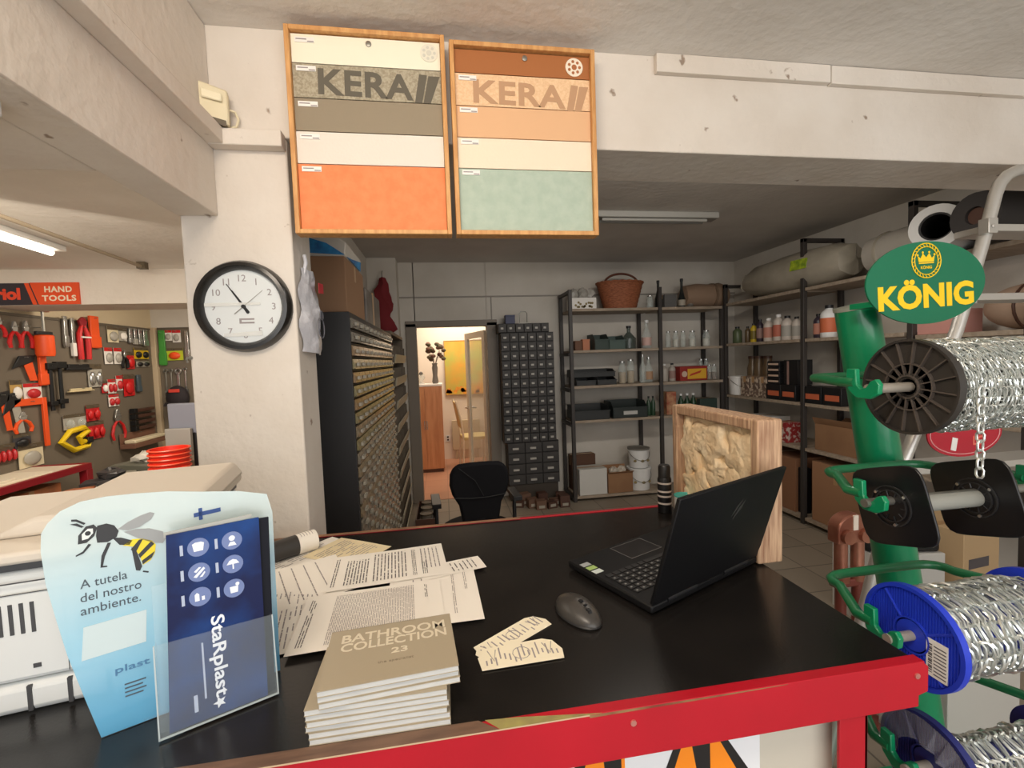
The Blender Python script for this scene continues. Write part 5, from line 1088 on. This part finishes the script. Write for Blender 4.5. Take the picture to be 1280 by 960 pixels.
def wrench(t, w, h, m=chrome):
    hookp(t, h-.03); B().box(-w*.16,w*.16,-.022,-.012,h*.12,h*.86).ob('shaft', m, t, .003); b = B().tube([(w*.34*math.cos(a),-.018,h*.9+w*.34*math.sin(a)) for a in [2*PI*i/14 for i in range(14)]], w*.13, 6, True); b.ob('ring_end', m, t); B().prism([(-w*.4,-.012,h*.0),(-w*.2,-.012,h*.07),(w*.2,-.012,h*.07),(w*.4,-.012,h*.0),(w*.36,-.012,h*.14),(-w*.36,-.012,h*.14)], (0,-.01,0)).ob('open_end', m, t)
def tray(t, w, h, m):
    hookp(t, h*.9); B().box(-w/2,w/2,-.14,-.01,0,h*.3).box(-w/2,w/2,-.02,-.01,h*.3,h).ob('tray_body', m, t, .003); B().box(-w*.45,w*.45,-.13,-.03,h*.3,h*.55).ob('contents', cream, t, .01)
gp = M('grey_pack_plastic', (170,166,156), .3); rp_ = M('red_pack_plastic', (190,40,44), .35); ok_ = M('ochre_pack', (186,150,84), .6)
LW = [(pliers,'red handled pliers hanging at the far left edge of the pegboard',3.62,1.93,'pliers','pliers',.10,.14,red),(pliers,'red handled pliers in the top row left of the caulking gun',3.73,1.86,'pliers','pliers',.11,.19,red),(pliers,'second red handled pliers in the top row nearest the caulking gun',3.82,1.86,'pliers','pliers',.11,.20,red),
(caulk,'orange caulking gun hanging at the top of the pegboard',3.91,1.80,'caulking gun','caulking_gun',.12,.36),(bar,'long orange bar hanging under the caulking gun',3.93,1.58,'pry bar','pry_bar',.06,.25,orange,orange),(saw,'black handled saw with orange blade below the red pliers',3.78,1.62,'saw','hand_saw',.2,.19,orange),
(bar,'slim steel chisel hanging left of its longer neighbour',4.17,1.88,'chisel','chisel',.035,.25,chrome,chrome),(bar,'longer steel chisel beside the red bolt cutter',4.24,1.80,'chisel','chisel',.03,.32,chrome,whiteb),(cutter,'red bolt cutter with a white band in the top row',4.34,1.78,'bolt cutter','bolt_cutter',.15,.36,red),(bar,'wavy orange saw sheath slanting beside the bolt cutter',4.48,1.88,'saw sheath','saw_sheath',.1,.28,orange,orange),
(clamp,'dark bar clamp, left of the pair in the middle of the pegboard',3.98,1.38,'clamp','bar_clamp',.08,.37),(clamp,'dark bar clamp, right of the pair in the middle of the pegboard',4.07,1.39,'clamp','bar_clamp',.10,.37),(bar,'short black holder under the chisels',4.27,1.69,'tool holder','tool_holder',.22,.05,blk,blk),(bar,'pale wooden rasp lying level below the black holder',4.28,1.51,'rasp','rasp',.22,.03,M('pale_wood', (206,190,150), .6),M('pale_wood', (0,0,0))),
(pack,'silver blister pack hanging right of the black holder',4.46,1.54,'blister pack','blister_pack',.16,.2,gp,chrome,2),(pack,'ochre topped pack above the orange square',3.71,1.48,'blister pack','blister_pack',.09,.15,ok_,whiteb,1),(pack,'white pack with a red tool next to the dark clamps',3.84,1.48,'blister pack','blister_pack',.15,.12,whiteb,rp_,1),(square,'orange try square hanging below the white packs',3.80,1.12,'try square','try_square',.26,.37,orange),
(saw,'orange and black saw at the far left, upper one',3.58,1.28,'saw','hand_saw',.14,.28,orange),(saw,'black and grey saw overlapping the upper left saw',3.66,1.25,'saw','hand_saw',.16,.30,gp),(pliers,'orange handled pliers below the try square arm',3.73,1.25,'pliers','pliers',.16,.15,orange),(pack,'dark pack hanging below the orange pliers',3.72,1.14,'blister pack','blister_pack',.14,.10,M('dark_pack', (60,60,66), .5),blk,1),
(pack,'row pack of red screwdrivers at the lower left',3.58,1.06,'blister pack','blister_pack',.16,.13,M('brown_pack', (96,70,60), .6),rp_,4),(pack,'off white box hanging below the try square',3.78,.99,'box','hanging_box',.2,.17,cream,gp,1),(loop,'bright yellow ratchet strap loop hanging low on the pegboard',4.17,1.04,'strap','ratchet_strap',.29,.17),(pack,'clear pack left of the red packs above the yellow strap',4.20,1.21,'blister pack','blister_pack',.23,.12,gp,glass,2),
(pack,'red packed tool above another red pack near the wrenches',4.40,1.25,'blister pack','blister_pack',.15,.14,rp_,red,2),(pack,'red packed tool below the other, right of the yellow strap',4.41,1.09,'blister pack','blister_pack',.2,.15,rp_,red,3),
(pack,'silver tape measure pack, first of the top right row',4.72,1.94,'blister pack','blister_pack',.14,.15,cream,gp,1),(pack,'pale pack, second of the top right row',4.85,1.96,'blister pack','blister_pack',.11,.12,gp,whiteb,1),(bar,'chrome socket bar, left of four in the top right row',4.94,1.94,'socket bar','socket_bar',.04,.15,chrome,chrome),(bar,'chrome socket bar, second of four in the top right row',5.01,1.93,'socket bar','socket_bar',.04,.16,chrome,gp),(bar,'chrome socket bar, third of four in the top right row',5.08,1.93,'socket bar','socket_bar',.045,.16,chrome,chrome),(bar,'wide chrome socket bar closest to the corner post',5.16,1.92,'socket bar','socket_bar',.06,.17,chrome,chrome),
(pack,'red topped white pack, left of two side by side in the second row',4.64,1.74,'blister pack','blister_pack',.1,.15,whiteb,gp,1),(pack,'red topped white pack, right of two side by side in the second row',4.76,1.74,'blister pack','blister_pack',.1,.15,whiteb,gp,1),(pliers,'dark grey pliers in the second row left of the red pack',4.84,1.70,'pliers','pliers',.09,.17,M('dark_steel', (0,0,0))),(pack,'tall red pack in the second row',4.93,1.69,'blister pack','blister_pack',.11,.17,rp_,red,1),(pack,'yellow and black pack close to the corner post',5.10,1.79,'blister pack','blister_pack',.22,.11,M('yellow_pack', (220,184,40), .5),blk,2),(pack,'grey black pack under the yellow one by the corner post',5.11,1.71,'blister pack','blister_pack',.2,.07,gp,blk,2),
(pack,'small pink red pack, first of the third row',4.56,1.48,'blister pack','blister_pack',.07,.11,rp_,whiteb,1),(pack,'red pack with two white tools, second of the third row',4.65,1.47,'blister pack','blister_pack',.1,.13,whiteb,rp_,2),(pack,'red topped narrow pack, third of the third row',4.75,1.49,'blister pack','blister_pack',.08,.14,whiteb,rp_,1),(pack,'large plain red pack at the end of the third row',4.88,1.43,'blister pack','blister_pack',.15,.21,red,red,1),(bar,'dark blue grey tool beside the large red pack',5.01,1.46,'chisel','chisel',.05,.17,M('blue_grey', (70,84,92), .5),M('blue_grey', (0,0,0))),
(pack,'single red and white pack below the third row',4.66,1.35,'blister pack','blister_pack',.13,.11,whiteb,rp_,2),(pliers,'red handled pipe wrench hanging low in the middle',4.68,1.04,'pipe wrench','pipe_wrench',.2,.28,red),(tray,'wall tray of pale adhesive rolls at the bottom right',4.95,.94,'tray','wall_tray',.52,.14,M('rusty_tray', (120,84,66), .6))]
gm = {}
for r in LW:
    gm[r[5]] = gm.get(r[5], 0)+1
for r in LW:
    fn, l, u, z, cat, nm = r[:6]; place(fn, l, u, z, 'L', cat, nm, (nm.replace('_',' ')+'s on the long pegboard') if gm[nm] > 1 else None, *r[6:])
for i in range(4):
    place(lambda t: (hookp(t, .03), B().box(-.16,.16,-.05,-.012,.0,.032).ob('bar', brownm, t, .004), B().box(-.165,-.12,-.06,-.01,-.008,.04).ob('jaw', M('dark_steel', (0,0,0)), t, .003)), ('dark brown level clamp, lowest of four on the pegboard','dark brown level clamp, second from the bottom of four','dark brown level clamp, third from the bottom of four','dark brown level clamp, topmost of four on the pegboard')[i], 5.02, 1.09+.058*i, 'L', 'clamp', 'level_clamp', 'level clamps on the pegboard')
BW = [(bar,'green spirit level hanging beside the corner post',-2.93,1.72,'spirit level','spirit_level',.06,.37,M('green_level', (70,150,60), .4),M('green_level', (0,0,0))),(pack,'red topped pack, first on the short pegboard',-2.87,1.98,'blister pack','blister_pack',.07,.11,whiteb,gp,1),(pack,'red topped white pack, second on the short pegboard',-2.79,1.96,'blister pack','blister_pack',.08,.13,whiteb,gp,1),(bar,'steel ruler with a red top on the short pegboard',-2.69,1.78,'ruler','ruler',.035,.30,chrome,chrome),(bar,'second steel ruler closest to the pillar',-2.61,1.80,'ruler','ruler',.03,.28,chrome,chrome),(pack,'yellow and green pack on the short pegboard',-2.82,1.77,'blister pack','blister_pack',.16,.13,M('yellow_green_pack', (190,200,50), .5),orange,1),(wrench,'dull combination wrench, left of the row',-2.92,1.41,'wrench','wrench',.05,.28,steel),(wrench,'combination wrench second in the row',-2.87,1.41,'wrench','wrench',.05,.28,steel),(wrench,'wrench with a bright ring, third in the row',-2.80,1.40,'wrench','wrench',.08,.28,chrome),(wrench,'combination wrench on the right, behind the black cap',-2.73,1.42,'wrench','wrench',.05,.28,chrome)]
for r in BW:
    fn, l, u, z, cat, nm = r[:6]; place(fn, l, u, z, 'B', cat, nm, (nm.replace('_',' ')+'s on the short pegboard') if nm in ('wrench','ruler') else None, *r[6:])
t = T('cap', 'black cap with a red badge hanging on the short pegboard', 'cap', (-2.80,5.27,1.30)); b = B().ell((0,0,.07), (.11,.07,.13), 18, 12)
b.ob('crown', M('black_cap_cloth', (40,34,38), .8), t); B().prism([(-.1,-.05,.02),(.1,-.05,.02),(.08,-.12,-.01),(-.08,-.12,-.01)], (0,0,.01)).ob('peak', M('black_cap_cloth', (0,0,0)), t, .004); B().box(-.05,.05,-.07,-.05,.13,.165).ob('badge', M('red_badge', (216,70,56), .6), t, .004)
# ------------------------------------------------------------ bench of the tool room
t = T('red_bench', 'dark red steel framed bench with pale board along the tool wall', 'bench', (-2.83,3.2,0))
B().box(-.2,.16,-1.4,.58,.965,.985).ob('bench_board', M('pale_board', (222,208,186), .6), t); B().box(.16,.19,-1.4,.6,.945,.99).box(-.2,.16,.58,.61,.945,.99).ob('bench_rail', darkred, t, .002)
B().box(-.2,.16,-1.38,.57,.66,.68).ob('lower_shelf', M('pale_board', (0,0,0)), t)
for x, y in ((.155,.57),(-.19,.57),(.155,-.6),(.155,-1.35)): B().box(x-.02,x+.035,y-.02,y+.035,0,.945).ob('leg', darkred, t, .002)
carton('orange brown carton on the lower shelf of the red bench', (-2.83,3.35,.6805), 0, .28,.46,.22, M('orange_carton', (190,116,72), .7, rgb2=(140,90,60), scale=8))
carton('dark carton nearer on the lower shelf of the red bench', (-2.83,2.75,.6805), 0, .28,.5,.20, M('dark_carton', (0,0,0)))
for i in range(3): 
    t = T('board_sheet', ('white board lying lowest on the red bench','white board lying second on the red bench','white board on top of the red bench pile')[i], 'board', (-2.86,3.05-.1*i,.9855+.0125*i), .08*(i-1), 'white boards on the red bench'); B().box(-.14,.14,-.55,.48-.14*i,0,.012).ob('board', M('cream_board', (236,226,204), .6), t, .002)
# lower shelf / display table with clutter between bench and printer
t = T('display_table', 'low wooden display table loaded with tool room clutter', 'table', (-2.1,3.35,0)); B().box(-.25,.75,-.65,.95,.86,.90).ob('table_top', M('old_wood', (110,88,70), .7, rgb2=(90,70,54), scale=5), t, .004)
for x in (-.22,.66):
    for y in (-.6,.86): B().box(x,x+.05,y,y+.05,0,.86).ob('leg', M('old_wood', (0,0,0)), t)
rr = random.Random(14)
cl = [('flattened brown parcel on the display table behind the red bowls',-1.98,3.72,.50,.34,.12,M('brown_parcel', (112,92,74), .7)),('long brown parcel at the rear of the display table',-2.08,4.06,.40,.26,.14,brownm),('dark case at the front of the display table left of the red bowls',-2.12,3.22,.26,.18,.08,M('dark_case', (52,50,52), .5)),('orange and brown box at the left end of the display table',-2.2,3.0,.16,.2,.06,M('orange_brown_box', (190,112,70), .6, rgb2=(130,80,54), scale=8)),('grey green case in the middle of the display table',-2.08,3.46,.32,.2,.13,M('grey_green_case', (92,92,80), .6)),('flat black satchel leaning low beside the red bowls on the display table',-1.90,3.02,.22,.2,.11,M('satchel_black', (44,42,42), .6)),('small tan carton at the front right of the display table',-1.95,2.84,.2,.16,.09,M('tan_small', (170,130,90), .7)),('brown bag at the rear right of the display table',-1.60,4.02,.40,.22,.16,M('brown_bag', (124,106,86), .7))]
for l, x, y, a, c, h, m in cl:
    t = T('parcel', l, 'parcel', (x,y,.9005), rr.uniform(-.3,.3), 'parcels on the display table')
    b = B().box(-a/2,a/2,-c/2,c/2,0,h).sub(2).jit(.012, int(x*-100)); 
    for v in b.b.verts: v.co.z = max(0, v.co.z)
    b.ob('wrapping', m, t, .006); B().box(-a*.25,a*.1,-c/2-.016,-c/2-.010,h*.3,h*.75).ob('label_tag', M('pale_tag', (0,0,0)), t)
for i in range(5): 
    o = tag(B().ell((0,0,.03), (.08,.06,.035), 9, 6).jit(.012, i).ob('plastic_pack', (M('white_film', (206,200,188), .4), blk, M('tan_film', (170,140,110), .5), M('dark_film', (60,58,58), .4), gp)[i], None, flat=True), ('white film pack on the grey green case','black pack lying beside the red bowls','tan pack on the long brown parcel','dark film pack on the dark case','grey pack at the front edge of the display table')[i], 'pack', 'small packs on the display table'); o.location = ((-2.08,3.46,1.035),(-1.86,2.86,.906),(-2.08,4.06,1.046),(-2.12,3.2,.985),(-2.15,2.78,.906))[i]
# stack of red bowls
rb = M('red_bowl_plastic', (222,44,24), .4)
p = None
for i in range(7):
    lab = ('lowest red bowl in the stack of red bowls','second red bowl from the bottom of the stack','third red bowl from the bottom of the stack','middle red bowl, fourth in the stack','fifth red bowl from the bottom of the stack','sixth red bowl, just under the top one','topmost red bowl in the stack of red bowls')[i]
    if p is None:
        p = T('red_bowl', lab, 'bowl', (-1.663,3.0,.9005), 0, 'stack of red bowls'); B().lathe([(.07,.0),(.088,.018),(.101,.115),(.106,.115),(.106,.121),(.097,.121),(.082,.028),(.01,.012)], n=32).ob('bowl', rb, p)
        B().tube([(.105*math.cos(2*PI*k/32),.105*math.sin(2*PI*k/32),.118) for k in range(32)], .005, 6, True).ob('rim', M('red_bowl_rim', (240,90,60), .35), p)
    else: dup(p, lab, (-1.663,3.0,.9005+.0275*i))
# monitor on a stand
t = T('monitor', 'small grey monitor seen from the back on a black stand by the pillar', 'monitor', (-1.69,3.25,.9005), -.1)
B().box(-.10,.10,-.02,.02,.34,.54).ob('housing', M('blue_grey_housing', (128,130,142), .45), t, .008); B().box(-.09,.09,.02,.03,.35,.53).ob('screen', M('dark_screen', (0,0,0)), t); B().box(-.10,.06,-.06,-.03,.20,.38).ob('rear_cover', M('pale_grey_housing', (150,146,140), .5), t, .006); B().cyl((.06,.0,.0),(.06,.0,.36),.02,n=10).ob('stand', blk, t); B().box(-.04,.12,-.06,.06,0,.015).ob('base', blk, t)
# speckles and scuffs are in the plaster material; small hook and cord end on the pillar
t = T('wall_hook', 'tiny steel hook on the left edge of the pillar', 'hook', (-.762,1.519,1.69)); B().cyl((0,0,0),(0,-.02,0),.003,n=6).tube([(0,-.02,0),(0,-.026,-.006),(0,-.02,-.014)], .003, 6).ob('hook', steel, t); B().lathe([(.006,0),(.006,.003)], n=10).xf(STAND).ob('plate', steel, t)
